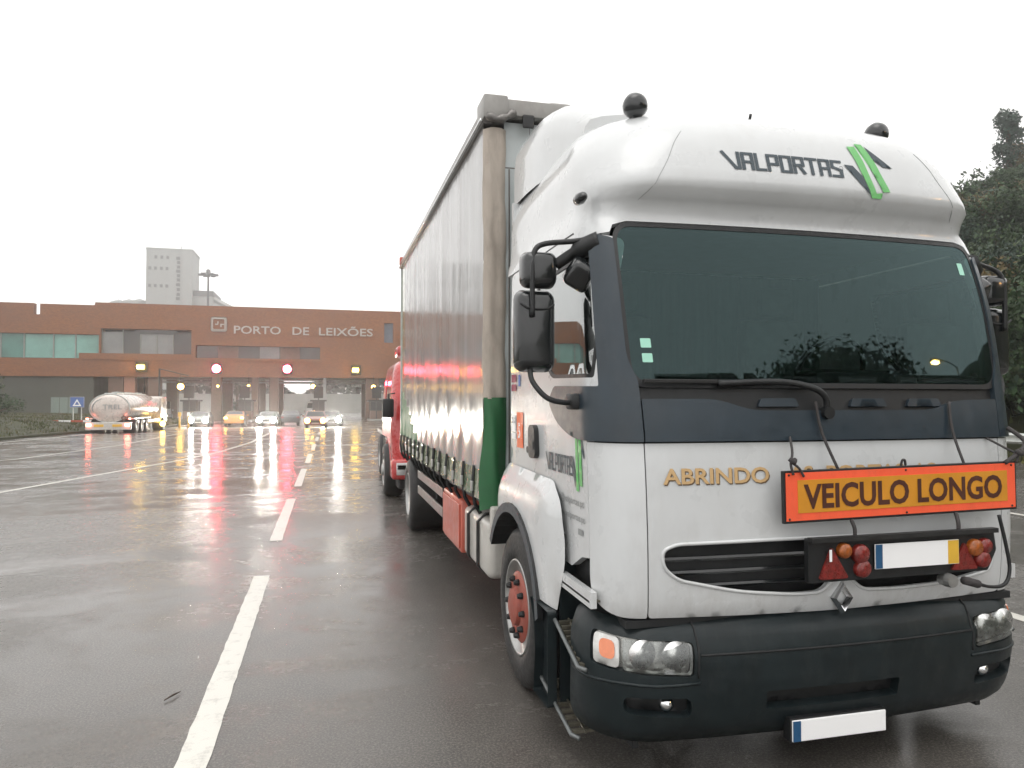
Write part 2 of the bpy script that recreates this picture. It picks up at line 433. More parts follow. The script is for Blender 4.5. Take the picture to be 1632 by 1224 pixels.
def text_mesh(txt, size=1, bold=0, sx=1, spacing=1):
    cu = bpy.data.curves.new('t', 'FONT'); cu.body = txt; cu.size = size; cu.offset = bold; cu.space_character = spacing
    cu.resolution_u = 3; cu.fill_mode = 'FRONT'
    o = bpy.data.objects.new('t', cu); C.objects.link(o)
    dg = bpy.context.evaluated_depsgraph_get(); me = bpy.data.meshes.new_from_object(o.evaluated_get(dg))
    vs = [(v.co.x*sx, v.co.y) for v in me.vertices]; fs = [list(p.vertices) for p in me.polygons]
    bpy.data.objects.remove(o); bpy.data.curves.remove(cu); bpy.data.meshes.remove(me)
    x0 = min(v[0] for v in vs); x1 = max(v[0] for v in vs); y1 = max(v[1] for v in vs); y0 = min(v[1] for v in vs)
    return vs, fs, x0, x1, y0, y1
def lettering(name, txt, place, w, h, mat, parent, bold=0, off=.004, spacing=1, depth=0):
    """text fitted to a box w x h; place(u, v) gives the world point, u right 0..w, v up 0..h"""
    vs, fs, x0, x1, y0, y1 = text_mesh(txt, 1, bold, 1, spacing)
    cap = y1-y0
    bm = B(); V = [bm.verts.new(place((x-x0)/(x1-x0)*w, (y-y0)/cap*h)) for x, y in vs]
    for f in fs:
        try: bm.faces.new([V[k] for k in f])
        except ValueError: pass
    bm.normal_update()
    if depth:
        r = bmesh.ops.extrude_face_region(bm, geom=bm.faces[:])
        nv = [g for g in r['geom'] if isinstance(g, bmesh.types.BMVert)]
        bmesh.ops.translate(bm, vec=depth, verts=nv)
        bmesh.ops.recalc_face_normals(bm, faces=bm.faces)
    return mk(name, bm, mat, parent)
def stroke_quads(pl, w):
    out = []
    for (a, b) in zip(pl, pl[1:]):
        a = Vector(a); b = Vector(b); d = (b-a).normalized(); n = Vector((-d.y, d.x))*w/2
        a2 = a-d*w/2; b2 = b+d*w/2
        out.append([a2-n, b2-n, b2+n, a2+n])
    return out
GL = {'V': ([(-.42, 1), (.12, 0)], [(.28, 0), (.28, 1)], [(.12, 0), (.28, 0)]), 'A': ([(0, 0), (0, 1), (.42, 1), (.42, 0)], [(0, .45), (.42, .45)]),
      'L': ([(0, 1), (0, 0), (.36, 0)],), 'P': ([(0, 0), (0, 1), (.42, 1), (.42, .42), (0, .42)],), 'O': ([(0, 0), (0, 1), (.42, 1), (.42, 0), (0, 0)],),
      'R': ([(0, 0), (0, 1), (.42, 1), (.42, .5), (0, .5)], [(.2, .5), (.44, 0)]), 'T': ([(0, 1), (.46, 1)], [(.23, 1), (.23, 0)]),
      'S': ([(.42, 1), (0, 1), (0, .6), (.42, .4), (.42, 0), (0, 0)],)}
def valportas(place, w, h, mat, parent, name='company_name'):
    x = .42; q = []
    for ch in 'VALPORTAS':
        for pl in GL[ch]: q += [[(p.x+x, p.y) for p in s] for s in stroke_quads(pl, .165)]
        x += {'V': .28, 'L': .36, 'T': .46}.get(ch, .42)+.2
    tw = x-.2; bm = B()
    for k, s in enumerate(q):
        try: bm.faces.new([bm.verts.new(place(p[0]/tw*w, p[1]*h)) for p in s])
        except ValueError: pass
    return mk(name, bm, mat, parent)

# ------------------------------------------------------------ the ground
def gz(x, y):
    t = min(1, max(0, (y-42)/30)); z = -.5*t*t*(3-2*t)
    return z
def sheet(name, xs, ys, fz, mat, **k):
    vs = [(x, y, fz(x, y)) for y in ys for x in xs]; nx = len(xs)
    fs = [(j*nx+i, j*nx+i+1, (j+1)*nx+i+1, (j+1)*nx+i) for j in range(len(ys)-1) for i in range(nx-1)]
    o = mk(name, (vs, fs), mat, smooth=True); props(o, **k); return o
ys = [-300, -100, -40, 0, 20, 40]+list(range(42, 74, 2))+[80, 95, 120, 200, 400, 600]
sheet('road', [-600, -300, -60, -20, 0, 20, 60, 300, 600], ys, gz, 'asphalt', kind='structure')
def strip(name, pts, w, lift=.004, step=1.0):
    vs = []; fs = []; P = []
    for (a, b) in zip(pts, pts[1:]):
        a = Vector(a); b = Vector(b); n = max(1, int((b-a).length/step))
        P += [a.lerp(b, k/n) for k in range(n)]
    P.append(Vector(pts[-1]))
    rnd = random.Random(len(pts)+int(P[0].y*7))
    for i, p in enumerate(P):
        d = (P[min(i+1, len(P)-1)]-P[max(0, i-1)]).normalized(); n = Vector((-d.y, d.x))*w/2
        for s in (1, -1):
            q = p+n*s*(1+rnd.uniform(-.06, .06)); vs.append((q.x, q.y, gz(q.x, q.y)+lift))
    fs = [(2*i, 2*i+1, 2*i+3, 2*i+2) for i in range(len(P)-1)]
    return props(mk(name, (vs, fs), 'paint'), kind='structure')
for y0, y1 in ((2.2, 7.96), (9.9, 14.1), (16.1, 20.2), (22.2, 26), (28, 32), (34.5, 38.5), (41, 45), (48, 52)):
    x = -.64+max(0, y0-8)*.008
    strip('lane_dash', [(x, y0), (x+.01, y1)], .155, step=.12)
strip('edge_line', [(-8.8, 8), (-6.24, 16.51), (-4.4, 23.86), (-3.7, 27.5), (-3.2, 34), (-3.1, 46)], .14)
strip('edge_line', [(-17, 22), (-15.2, 29), (-13.2, 40), (-12.6, 46)], .16)
strip('edge_line', [(-12.5, 19.3), (-9.3, 26), (-8.2, 33), (-8, 46)], .12)
strip('edge_line', [(5.6, -6), (5.6, 60)], .14)
strip('edge_line', [(10.7, -6), (10.7, 60)], .14)

# haze box
hz = mk('haze', bx(-610, 610, -310, 610, -2.5, 68), pbr('haze', (1, 1, 1)))
hm = hz.data.materials[0]; hm.node_tree.nodes.clear()
_o = hm.node_tree.nodes.new('ShaderNodeOutputMaterial'); _v = hm.node_tree.nodes.new('ShaderNodeVolumePrincipled')
_v.inputs['Color'].default_value = (1, 1, 1, 1); _v.inputs['Density'].default_value = .0014; _v.inputs['Anisotropy'].default_value = .78
hm.node_tree.links.new(_v.outputs[0], _o.inputs['Volume']); hm.cycles.homogeneous_volume = True if hasattr(hm, 'cycles') and hasattr(hm.cycles, 'homogeneous_volume') else None
props(hz, kind='stuff')

# hillside on the right and verge on the left
def hill_z(x, y):
    s = max(0, x-22-.02*max(0, y-20)); n = math.sin(x*.21+y*.13)*.9+math.sin(x*.07-y*.19)*1.4
    h = 20*(1-math.exp(-s/22))*(1 if y > -90 else .3)
    return gz(x, y)-.05+h+(n*min(1, s/10))
sheet('hillside', [22+i*1.7 for i in range(50)], [-90+i*4 for i in range(62)], hill_z, 'soil', kind='structure')
def verge_z(x, y):
    e = -15.6-(29-y)*.16 if y < 29 else -15.6+(y-29)*.11
    s = max(0, e-x); return gz(x, y)+.12*min(1, s/.3)+.9*(1-math.exp(-s/5)) if s > 0 else gz(x, y)-.3
vx = []
vs = []; fs = []; ny = 36; nxv = 16
for j in range(ny):
    y = 6+j*2.3
    e = -15.6-(29-y)*.16 if y < 29 else -15.6+(y-29)*.11
    e = min(e, -13.6)
    for i in range(nxv):
        s = [0, .02, .3, .8, 1.5, 2.4, 3.6, 5, 7, 9, 12, 16, 22, 30, 40, 60][i]
        z = gz(0, y)+(0 if i == 0 else .12)+1.0*(1-math.exp(-max(0, s-.3)/5))+(.08*math.sin(s*3+y) if i > 2 else 0)
        vs.append((e-s, y, z if i else gz(0, y)-.1))
    if j:
        for i in range(nxv-1):
            a = (j-1)*nxv+i; fs.append((a, a+1, a+nxv+1, a+nxv))
props(mk('verge', (vs, fs), 'soil', smooth=True, auto=40), kind='structure')

# ------------------------------------------------------------ foliage
def tree_meshes(kind, seed, n=2600):
    rnd = random.Random(seed); bm = B(); crown = []
    blobs = []
    if kind == 'bush':
        for k in range(9): blobs.append((Vector((rnd.uniform(-.9, .9), rnd.uniform(-.9, .9), rnd.uniform(.35, 1.25))), rnd.uniform(.4, .7)))
        H = .9
    elif kind == 'round':
        for k in range(16): blobs.append((Vector((rnd.uniform(-1.5, 1.5), rnd.uniform(-1.5, 1.5), rnd.uniform(1.6, 4.6))), rnd.uniform(.5, 1.05)))
        H = 3.2
    else:
        for k in range(22):
            z = rnd.uniform(1.2, 6.6); rr = (7.2-z)*.24+.1; a = rnd.uniform(0, 2*PI)
            blobs.append((Vector((math.cos(a)*rr*rnd.uniform(.3, 1), math.sin(a)*rr*rnd.uniform(.3, 1), z)), rnd.uniform(.3, .6)))
        H = 6.5
    for k in range(n):
        c, r = rnd.choice(blobs); d = Vector((rnd.gauss(0, 1), rnd.gauss(0, 1), rnd.gauss(0, .8))).normalized()
        p = c+d*r*rnd.uniform(.55, 1.12); s = rnd.uniform(.05, .12)*(1 if kind != 'bush' else .75)
        if p.z < .03: continue
        u = Vector((rnd.gauss(0, 1), rnd.gauss(0, 1), rnd.gauss(0, 1))).normalized(); w = u.cross(d+u*.1).normalized()
        a = bm.verts.new(p-u*s); b = bm.verts.new(p+w*s*.55+u*s*.1); e = bm.verts.new(p+u*s*1.2); f = bm.verts.new(p-w*s*.55)
        bm.faces.new((a, b, e, f))
    cr = bpy.data.meshes.new('crown'); bm.to_mesh(cr); bm.free()
    bm = B(); tube(bm, curve_pts([(0, 0, -.6), (rnd.uniform(-.1, .1), 0, H*.3), (rnd.uniform(-.15, .15), rnd.uniform(-.1, .1), H*.65), (0, 0, H)], 3), [.16*(1-.8*i/9)*(H/3.5+.3) for i in range(10)], 7)
    for c, r in blobs[::2]:
        tube(bm, [(0, 0, max(.1, c.z*.5)), c*.6+Vector((0, 0, c.z*.2)), c], [.06, .04, .015], 5)
    tr = bpy.data.meshes.new('trunk'); bm.to_mesh(tr); bm.free(); tr.materials.append(M['bark'])
    return cr, tr
TM = {}
for kind in ('bush', 'round', 'pine'):
    for s in range(2 if kind != 'pine' else 1): TM[(kind, s)] = tree_meshes(kind, 11+s*5+len(kind), {'bush': 2200, 'round': 5200, 'pine': 4200}[kind])
def plant(name, kind, var, x, y, z, s, mat, label, cat, group=None, sz=1, rot=None):
    t = thing(name, label, cat, (x, y, z), rot if rot is not None else random.uniform(0, 6), group)
    cr, tr = TM[(kind, var)]
    c = bpy.data.objects.new('crown', cr.copy()); c.data.materials.append(M[mat]); C.objects.link(c); c.parent = t
    k = bpy.data.objects.new('trunk', tr); C.objects.link(k); k.parent = t
    t.scale = (s, s, s*sz); return t
HG = 'trees and bushes on the hillside'

# ------------------------------------------------------------ the white truck
CX = 2.44
ORIGIN = Vector((CX, 3.2, 0))
truck = thing('truck', 'large white curtain-sided truck with dark bumper facing the camera on the right', 'truck', ORIGIN)
def interp(tab, v, c):
    if v <= tab[0][0]: return tab[0][c]
    for a, b in zip(tab, tab[1:]):
        if v <= b[0]:
            i = tab.index(a); t = (v-a[0])/(b[0]-a[0]); h = b[0]-a[0]
            p0 = tab[i-1] if i else a; p3 = tab[i+2] if i+2 < len(tab) else b
            m1 = (b[c]-p0[c])/(b[0]-p0[0]) if i else (b[c]-a[c])/h
            m2 = (p3[c]-a[c])/(p3[0]-a[0]) if i+2 < len(tab) else (b[c]-a[c])/h
            return (2*t**3-3*t*t+1)*a[c]+(t**3-2*t*t+t)*h*m1+(-2*t**3+3*t*t)*b[c]+(t**3-t*t)*h*m2
    return tab[-1][c]
#        v     z     yf    w     r    bow
CAB = [(.74, .74, 3.14, 1.18, .22, .05), (.80, .80, 3.085, 1.20, .23, .05), (.9, .9, 3.065, 1.205, .23, .05), (1.2, 1.2, 3.055, 1.21, .23, .055), (1.61, 1.61, 3.075, 1.215, .23, .06),
       (1.86, 1.86, 3.11, 1.215, .22, .06), (2.3, 2.3, 3.19, 1.215, .20, .06), (2.62, 2.62, 3.285, 1.205, .19, .06), (2.72, 2.72, 3.325, 1.20, .20, .06), (2.77, 2.77, 3.33, 1.185, .24, .06),
       (2.82, 2.82, 3.275, 1.18, .29, .06), (2.86, 2.86, 3.222, 1.178, .33, .06), (2.90, 2.90, 3.216, 1.175, .35, .06), (3.0, 3.0, 3.238, 1.175, .42, .07), (3.10, 3.10, 3.272, 1.16, .46, .07), (3.20, 3.20, 3.32, 1.12, .50, .08),
       (3.32, 3.305, 3.42, 1.06, .52, .10), (3.46, 3.385, 3.61, .95, .50, .12), (3.60, 3.435, 3.88, .80, .45, .14), (3.78, 3.465, 4.28, .5, .3, .15)]
YR = 4.99
_cache = {}
def cab_row(v):
    k = round(v, 5)
    if k not in _cache: _cache[k] = tuple(interp(CAB, v, c) for c in range(1, 6))
    return _cache[k]
def cab(t, v):
    z, yf, w, r, bow = cab_row(v); s = 1 if t >= 0 else -1; a = abs(t); hw = w-r; be = bow*(hw/w)**2
    if a <= .97: x = a/.97*hw; y = yf+bow*(x/w)**2
    elif a <= 1.331:
        th = (a-.97)/.361*PI/2; x = hw+r*math.sin(th); y = yf+be+r*(1-math.cos(th))
    else:
        y0 = yf+be+r; x = w; y = y0+(a-1.331)/(2.75-1.331)*(YR-y0)
    return (CX+s*x, y, z)
def ty(Y, z=1.6):
    z_, yf, w, r, bow = cab_row(z); hw = w-r; y0 = yf+bow*(hw/w)**2+r
    if Y >= y0: return 1.331+(Y-y0)/(YR-y0)*(2.75-1.331)
    c = 1-(Y-y0+r)/r; return .97+.361*math.acos(max(-1, min(1, c)))/(PI/2)
def side_poly(pts): return [(ty(Y, z), z) for Y, z in pts]
def both(name, poly, mat, **k):
    h = k.pop('holes', ())
    a = patch(name, mirror_poly(poly), cab, mat, truck, holes=[mirror_poly(q) for q in h], **k)
    b = patch(name, poly, cab, mat, truck, holes=h, **k); return a, b
# grille opening in the front panel
GR = [(-.93, 1.115), (-.93, 1.04), (-.86, .975), (-.55, .905), (-.25, .875), (-.11, .878), (-.055, .93), (.0, .955), (.055, .93), (.12, .878), (.3, .868), (.62, .875), (.93, .92), (.945, 1.10), (.9, 1.125), (.3, 1.14), (-.3, 1.145), (-.86, 1.14)]
GRr = round_poly(GR, [.03, .05, .06, .1, .1, .04, .02, .03, .02, .04, .1, .1, .06, .03, .03, .1, .1, .03])
front = round_poly([(-.997, .80), (-.5, .785), (0, .775), (.5, .785), (.997, .80), (.997, 1.605), (-.997, 1.605)], [.02, .2, .2, .2, .02, .004, .004])
patch('front_panel', front, cab, 'cab_white', truck, holes=[GRr], step=.045, thick=.03)
def rim_tube(poly, r, name, mat, par, off=0):
    pts = densify(poly, .03); bm = B(); P = []
    for p in pts:
        q = Vector(cab(p.x, p.y)); P.append(q)
    tube(bm, P, r, 6, closed=True); return mk(name, bm, mat, par, smooth=True)
rim_tube(GRr, .009, 'grille_edge', 'cab_white', truck)
gfn = lambda t, v: (cab(t, v)[0], cab(t, v)[1]+.10, v)
grille = patch('grille', [(-.97, .84), (.97, .84), (.97, 1.17), (-.97, 1.17)], gfn, 'black', truck, thick=0, step=.12)
for k, z in enumerate((.93, .995, 1.06)):
    bm = B(); pts = [(cab(t/10, z)[0], cab(t/10, z)[1]+.055, z) for t in range(-9, 10)]
    tube(bm, pts, .012, 6); mk('grille_bar', bm, 'black_gloss', grille)
# corner panels
cp = round_poly([(1.003, .80), (1.16, .80), (1.300, .875), (1.325, .95), (1.325, 1.605), (1.003, 1.605)], [.01, .1, .06, .05, .004, .004])
both('corner_panel', cp, 'cab_white', step=.04, thick=.03)
# dark band and pillars
band = round_poly([(-.997, 1.612), (.997, 1.612), (.997, 1.81), (.72, 1.805), (.57, 1.755), (-.47, 1.755), (-.62, 1.81), (-.997, 1.81)], [.004, .004, .01, .08, .08, .08, .08, .01])
patch('dark_band', band, cab, 'plastic_blue', truck, off=.016, thick=.07, step=.05)
ce = round_poly([(1.003, 1.612), (ty(3.52), 1.612), (ty(3.78), 1.69), (ty(3.92), 1.80), (ty(3.80), 1.885), (ty(3.255, 1.9), 1.872), (ty(3.255, 1.9), 2.60), (1.13, 2.625), (1.046, 2.60), (1.046, 2.0), (1.003, 1.9)], [.004, .12, .08, .06, .03, .01, .01, .02, .02, .1, .04])
both('pillar_trim', ce, 'plastic_blue', off=.014, thick=.05, step=.04)
# windscreen and its black frame
ws_o = round_poly([(-1.052, 1.865), (1.052, 1.865), (1.052, 2.692), (-1.052, 2.692)], [.10, .10, .12, .12], 8)
ws_i = round_poly([(-1.025, 1.89), (1.025, 1.89), (1.025, 2.67), (-1.025, 2.67)], [.10, .10, .10, .10], 8)
patch('windscreen_frame', ws_o, cab, 'black', truck, holes=[ws_i], off=.004, thick=.03, step=.035)
wsg = patch('windscreen', ws_i, cab, 'glass_front', truck, off=.001, thick=0, step=.05)
cowl = [(-1.02, 1.73), (1.02, 1.73), (1.02, 1.89), (-1.02, 1.89)]
patch('cowl', cowl, lambda t, v: (cab(t, v)[0], cab(t, v)[1]+.012, v), 'black', truck, thick=0, step=.08)
for a in (-.42, .08, .42):
    patch('cowl_vent', round_poly([(a, 1.775), (a+.22, 1.775), (a+.2, 1.815), (a+.02, 1.815)], .01), cab, 'plastic_blue', truck, off=.006, thick=.02)
# doors
WIN = round_poly([(ty(3.285, 1.9), 1.915), (ty(3.92, 1.9), 1.93), (ty(4.16, 2.2), 2.15), (ty(4.22, 2.5), 2.52), (ty(3.31, 2.52), 2.54)], [.02, .06, .1, .05, .02])
door = round_poly([(1.329, 1.045), (1.42, 1.03), (ty(3.60), .955), (ty(3.80), .96), (ty(3.93), 1.345), (ty(4.83), 1.375), (ty(4.83, 2.6), 2.665), (ty(3.5, 2.6), 2.665), (ty(3.265, 2.6), 2.60), (ty(3.265, 1.9), 1.88), (1.329, 1.60)], [.01, .02, .01, .01, .01, .03, .06, .08, .05, .02, .02])
dl, dr = both('door', door, 'cab_white', holes=[WIN], step=.05, thick=.04)
wf_o = WIN; wf_i = round_poly([(ty(3.305, 1.9), 1.935), (ty(3.91, 1.9), 1.95), (ty(4.13, 2.2), 2.16), (ty(4.19, 2.5), 2.50), (ty(3.325, 2.52), 2.52)], [.02, .06, .1, .05, .02])
for s, d in ((-1, dl), (1, dr)):
    f = (lambda p: mirror_poly(p)) if s < 0 else (lambda p: p)
    patch('window_seal', f(wf_o), cab, 'black', d, holes=[f(wf_i)], off=-.002, thick=.03, step=.04)
    patch('side_window', f(wf_i), cab, 'glass_side', d, off=-.008, thick=0, step=.06)
    hd = patch('door_handle', f(round_poly([(ty(4.15), 1.46), (ty(4.30), 1.46), (ty(4.29), 1.66), (ty(4.16), 1.66)], .05)), cab, 'black', d, off=.03, thick=.03)
# roof and visor in one moulding
roof = [(-2.72, 2.675), (-1.35, 2.675)]+[(-1.30, 2.612), (-1.12, 2.635), (-1.062, 2.64), (-1.04, 2.68), (-.96, 2.702), (.96, 2.702), (1.04, 2.68), (1.062, 2.64), (1.12, 2.635), (1.30, 2.612)]+[(1.35, 2.675), (2.72, 2.675), (2.74, 3.76), (-2.74, 3.76)]
patch('roof_moulding', roof, cab, 'cab_white', truck, step=.05, thick=.03)
for a in (-1.0, 1.0):
    bm = B(); tube(bm, [Vector(cab(a, 2.78+.03*k))+Vector((0, -.0005, 0)) for k in range(14)], .0013, 5); mk('seam', bm, 'ink_grey', truck)
# inner shell, back wall, floor
inner = lambda t, v: tuple(Vector((CX, 0, 0))+Vector(((cab(t, v)[0]-CX)*.955, cab(t, v)[1]+.07, v)))
patch('inner_shell', [(-2.7, .76), (2.7, .76), (2.7, 1.70), (-2.7, 1.70)], inner, 'shell_dark', truck, thick=0, step=.1)
mk('cab_back', bx(CX-1.17, CX+1.17, 4.94, 4.98, .75, 3.20), 'cab_white', truck)
mk('cab_floor', bx(CX-1.12, CX+1.12, 3.42, 4.8, 1.30, 1.36), 'shell_dark', truck)
mk('cab_roof_lining', bx(CX-1.1, CX+1.1, 3.5, 4.8, 2.74, 2.78), 'seat', truck)
bm = B(); box(bm, CX-1.08, CX+1.08, 3.26, 3.62, 1.60, 1.90, .05); box(bm, CX+.2, CX+.9, 3.5, 3.75, 1.75, 1.98, .05)
mk('dashboard', bm, 'interior', truck, smooth=True, auto=35)
bm = B(); tube(bm, [(CX+.55+.23*math.cos(2*PI*k/24), 3.84-.09*math.sin(2*PI*k/24), 1.98+.2*math.sin(2*PI*k/24)) for k in range(24)], .016, 6, closed=True)
tube(bm, [(CX+.33, 3.84, 1.98), (CX+.77, 3.84, 1.98)], .02); mk('steering_wheel', bm, 'black', truck, smooth=True)
for x in (-.6, .55):
    st = mk('seat', box(bx(CX+x-.25, CX+x+.25, 3.95, 4.45, 1.6, 1.78, .05), CX+x-.24, CX+x+.24, 4.38, 4.52, 1.75, 2.36, .05), 'seat', truck, smooth=True, auto=40)
    mk('headrest', bx(CX+x-.13, CX+x+.13, 4.36, 4.46, 2.38, 2.58, .04), 'seat', st, smooth=True, auto=40)
bm = B(); N = 70
vs = [(CX-1.1+2.2*i/N, 4.66+.025*math.sin(i*.9)+.01*math.sin(i*2.3), z) for z in (1.5, 2.7) for i in range(N+1)]
mk('sleeper_curtain', (vs, [(i, i+1, N+2+i, N+1+i) for i in range(N)]), 'curtain_in', truck, smooth=True)
# stickers inside the windscreen
for nm, a, b, c, d, m in (('toll_tag', -1.0+.035, -1.0+.085, 2.055, 2.10, 'sticker_mint'), ('toll_tag', -.965, -.915, 1.985, 2.028, 'sticker_mint'), ('permit_sticker', .915, .95, 2.50, 2.57, 'sticker_mint')):
    patch(nm, round_poly([(a, c), (b, c), (b, d), (a, d)], .005), cab, m, truck, off=.003, thick=0)
mk('dashboard_card', bx(2.27, 2.32, 3.28, 3.285, 1.90, 1.915), 'plate_white', truck)
# wipers
for x0, tipx, bl in ((2.37, 1.80, (1.42, 2.0)),):
    bm = B()
    base = Vector((x0, 3.075, 1.745))
    tube(bm, curve_pts([base, base+Vector((-.01, -.015, .07)), (x0-.08, 3.06, 1.865), (x0-.25, 3.085, 1.895), (tipx, 3.10, 1.885)], 6), .016, 8)
    w = mk('wiper', bm, 'black', truck, smooth=True)
    mk('wiper_blade', bx(bl[0], bl[1], 3.10, 3.125, 1.885, 1.905, .004), 'rubber', w)
    lathe(bm := B(), [(.03, -.03), (.03, .02)], 14, 'Y', (x0, 3.075, 1.745)); mk('wiper_pivot', bm, 'black', w)
# bumper
BUM = [(.16, .16, 3.22, 1.18, .34, .08), (.22, .22, 3.11, 1.22, .34, .09), (.30, .30, 3.06, 1.245, .34, .09), (.48, .48, 3.02, 1.255, .34, .1), (.56, .56, 3.02, 1.255, .34, .1), (.62, .62, 3.015, 1.255, .34, .1), (.66, .66, 3.03, 1.25, .34, .1),
       (.72, .72, 3.05, 1.235, .32, .1), (.76, .76, 3.08, 1.215, .30, .1), (.80, .795, 3.16, 1.17, .26, .08)]
def bum(t, v):
    z, yf, w, r, bow = (interp(BUM, v, c) for c in range(1, 6)); s = 1 if t >= 0 else -1; a = abs(t); hw = w-r; be = bow*(hw/w)**2
    if a <= .91: x = a/.91*hw; y = yf+bow*(x/w)**2
    elif a <= 1.444: th = (a-.91)/.534*PI/2; x = hw+r*math.sin(th); y = yf+be+r*(1-math.cos(th))
    else: x = w; y = yf+be+r+(a-1.444)
    return (CX+s*x, y, z)
HL = round_poly([(.79, .535), (1.30, .575), (1.30, .725), (.79, .69)], .03)
FG = round_poly([(.80, .34), (1.12, .37), (1.12, .45), (.80, .435)], .04)
SLOT = round_poly([(-.43, .355), (.3, .355), (.3, .445), (-.43, .445)], .01)
bp = round_poly([(-1.50, .24), (-1.0, .17), (1.0, .17), (1.50, .24), (1.50, .785), (-1.50, .785)], [.08, .1, .1, .08, .02, .02])
bumper = patch('bumper', bp, bum, 'bumper_plastic', truck, holes=[HL, mirror_poly(HL), FG, mirror_poly(FG), SLOT], step=.045, thick=.06)
patch('bumper_lining', [(-1.46, .2), (1.46, .2), (1.46, .78), (-1.46, .78)], lambda t, v: tuple(Vector(bum(t, v))+Vector((0, .14, 0)) if abs(t) < .9 else Vector((CX+(bum(t, v)[0]-CX)*.88, bum(t, v)[1]+.14, v))), 'shell_dark', bumper, thick=0, step=.1)
ln = lambda pts, r, nm, mat: mk(nm, tube(B(), [bum(*p) for p in pts], r, 6), mat, bumper, smooth=True)
ln([(-.76+.152*k, .632) for k in range(11)], .006, 'bumper_groove', 'shell_dark')
ln([(-.77, .80-.03*k) for k in range(10)], .006, 'bumper_seam', 'shell_dark')
ln([(.77, .80-.03*k) for k in range(10)], .006, 'bumper_seam', 'shell_dark')
ln([(-1.46+.07*k, .505-.004*math.sin(k)) for k in range(11)], .008, 'bumper_crease', 'bumper_plastic')
ln([(1.46-.07*k, .505) for k in range(11)], .008, 'bumper_crease', 'bumper_plastic')
patch('intake_slot', SLOT, lambda t, v: (bum(t, v)[0], bum(t, v)[1]+.05, v), 'black', bumper, thick=0)
mk('bumper_top', bx(CX-1.1, CX+1.1, 3.13, 3.5, .755, .79), 'shell_dark', bumper)
def surf_off(fn, o): return lambda t, v: tuple(Vector(fn(t, v))+Vector((0, o, 0)))
for s in (-1, 1):
    f = (lambda p: mirror_poly(p)) if s < 0 else (lambda p: p)
    hl = patch('headlight', f(HL), surf_off(bum, .055), 'lamp_housing', truck, thick=0, step=.03)
    patch('lens_cover', f(round_poly([(.80, .545), (1.125, .57), (1.125, .705), (.80, .685)], .02)), bum, 'glass_clear', hl, off=.001, thick=.03)
    for tc in (.875, 1.03):
        c = Vector(bum(s*tc, .628+(tc-.8)*.06))+Vector((0, .045, 0))
        bm = lathe(B(), [(.066, -.03), (.063, -.015), (.05, .004), (.028, .02), (.001, .026)], 22, 'Y', c)
        rf = mk('reflector', bm, 'reflector', hl, smooth=True)
        mk('bulb', lathe(B(), [(.001, -.022), (.012, -.014), (.014, 0), (.01, .02)], 10, 'Y', c), 'clear_lens', rf, smooth=True)
    patch('indicator', f(round_poly([(1.145, .572), (1.285, .582), (1.285, .715), (1.145, .708)], .025)), bum, 'clear_lens', hl, off=-.004, thick=.03, step=.03)
    c = Vector(bum(s*1.21, .655))
    patch('indicator_bulb', f(round_poly([(1.165, .61), (1.245, .615), (1.245, .695), (1.165, .69)], .03)), bum, 'orange_lens', hl, off=.002, thick=.01, step=.03)
    fg = patch('fog_recess', f(FG), surf_off(bum, .05), 'black', truck, thick=0)
    c = Vector(bum(s*.90, .40))+Vector((0, .035, 0))
    mk('fog_light', lathe(B(), [(.001, -.02), (.02, -.012), (.034, 0), (.036, .02), (.02, .05)], 18, 'Y', c), 'chrome', fg, smooth=True)
# badge: folded diamond ring
def diamond(cx, cy, cz, w, h, d):
    bm = B(); o = [(0, h), (w, 0), (0, -h), (-w, 0)]; i_ = [(0, h*.42), (w*.42, 0), (0, -h*.42), (-w*.42, 0)]; m_ = [((a[0]+b[0])/2*1.06, (a[1]+b[1])/2*1.06) for a, b in zip(o, i_)]
    V = [[bm.verts.new((cx+p[0], cy-y, cz+p[1])) for p in L] for L, y in ((o, 0), (m_, d), (i_, d*.2))]
    for a, b in zip(V, V[1:]):
        for k in range(4): bm.faces.new((a[k], a[(k+1) % 4], b[(k+1) % 4], b[k]))
    bmesh.ops.recalc_face_normals(bm, faces=bm.faces); return bm
mk('badge', diamond(CX+.0, cab(0, .85)[1]-.002, .848, .062, .085, .028), 'chrome', truck)
# decals on the front
def onfront(x0, z0, ang=0, ox=0): return lambda u, v: tuple(Vector(cab((x0+u-CX)/(interp(CAB, z0+v, 3)-interp(CAB, z0+v, 4))*.97, z0+v))+Vector((0, -.004, 0)))
valportas(onfront(1.925, 2.975), .68, .085, 'ink', truck)
def front_poly(nm, pts, mat, off=.004): return patch(nm, [((x-CX)/(interp(CAB, z, 3)-interp(CAB, z, 4))*.97, z) for x, z in pts], cab, mat, truck, off=off, thick=0, step=.03)
front_poly('logo_shape', [(2.685, 3.16), (2.735, 3.165), (2.805, 2.895), (2.845, 2.90), (2.835, 2.87), (2.775, 2.87)], 'logo_green')
front_poly('logo_shape', [(2.742, 3.185), (2.79, 3.185), (2.895, 2.91), (2.85, 2.905)], 'logo_green')
front_poly('logo_shape', [(2.63, 3.045), (2.685, 3.043), (2.735, 2.985), (2.765, 2.885)], 'ink')
front_poly('logo_shape', [(2.80, 3.175), (2.825, 3.10), (2.882, 3.055), (2.945, 3.05)], 'ink')
mk('registered_mark', tube(B(), [(2.605+.012*math.cos(k*PI/6), cab((2.605-CX)*1.07, 3.02)[1]-.004, 3.02+.012*math.sin(k*PI/6)) for k in range(12)], .0015, 4, closed=True), 'ink_grey', truck)
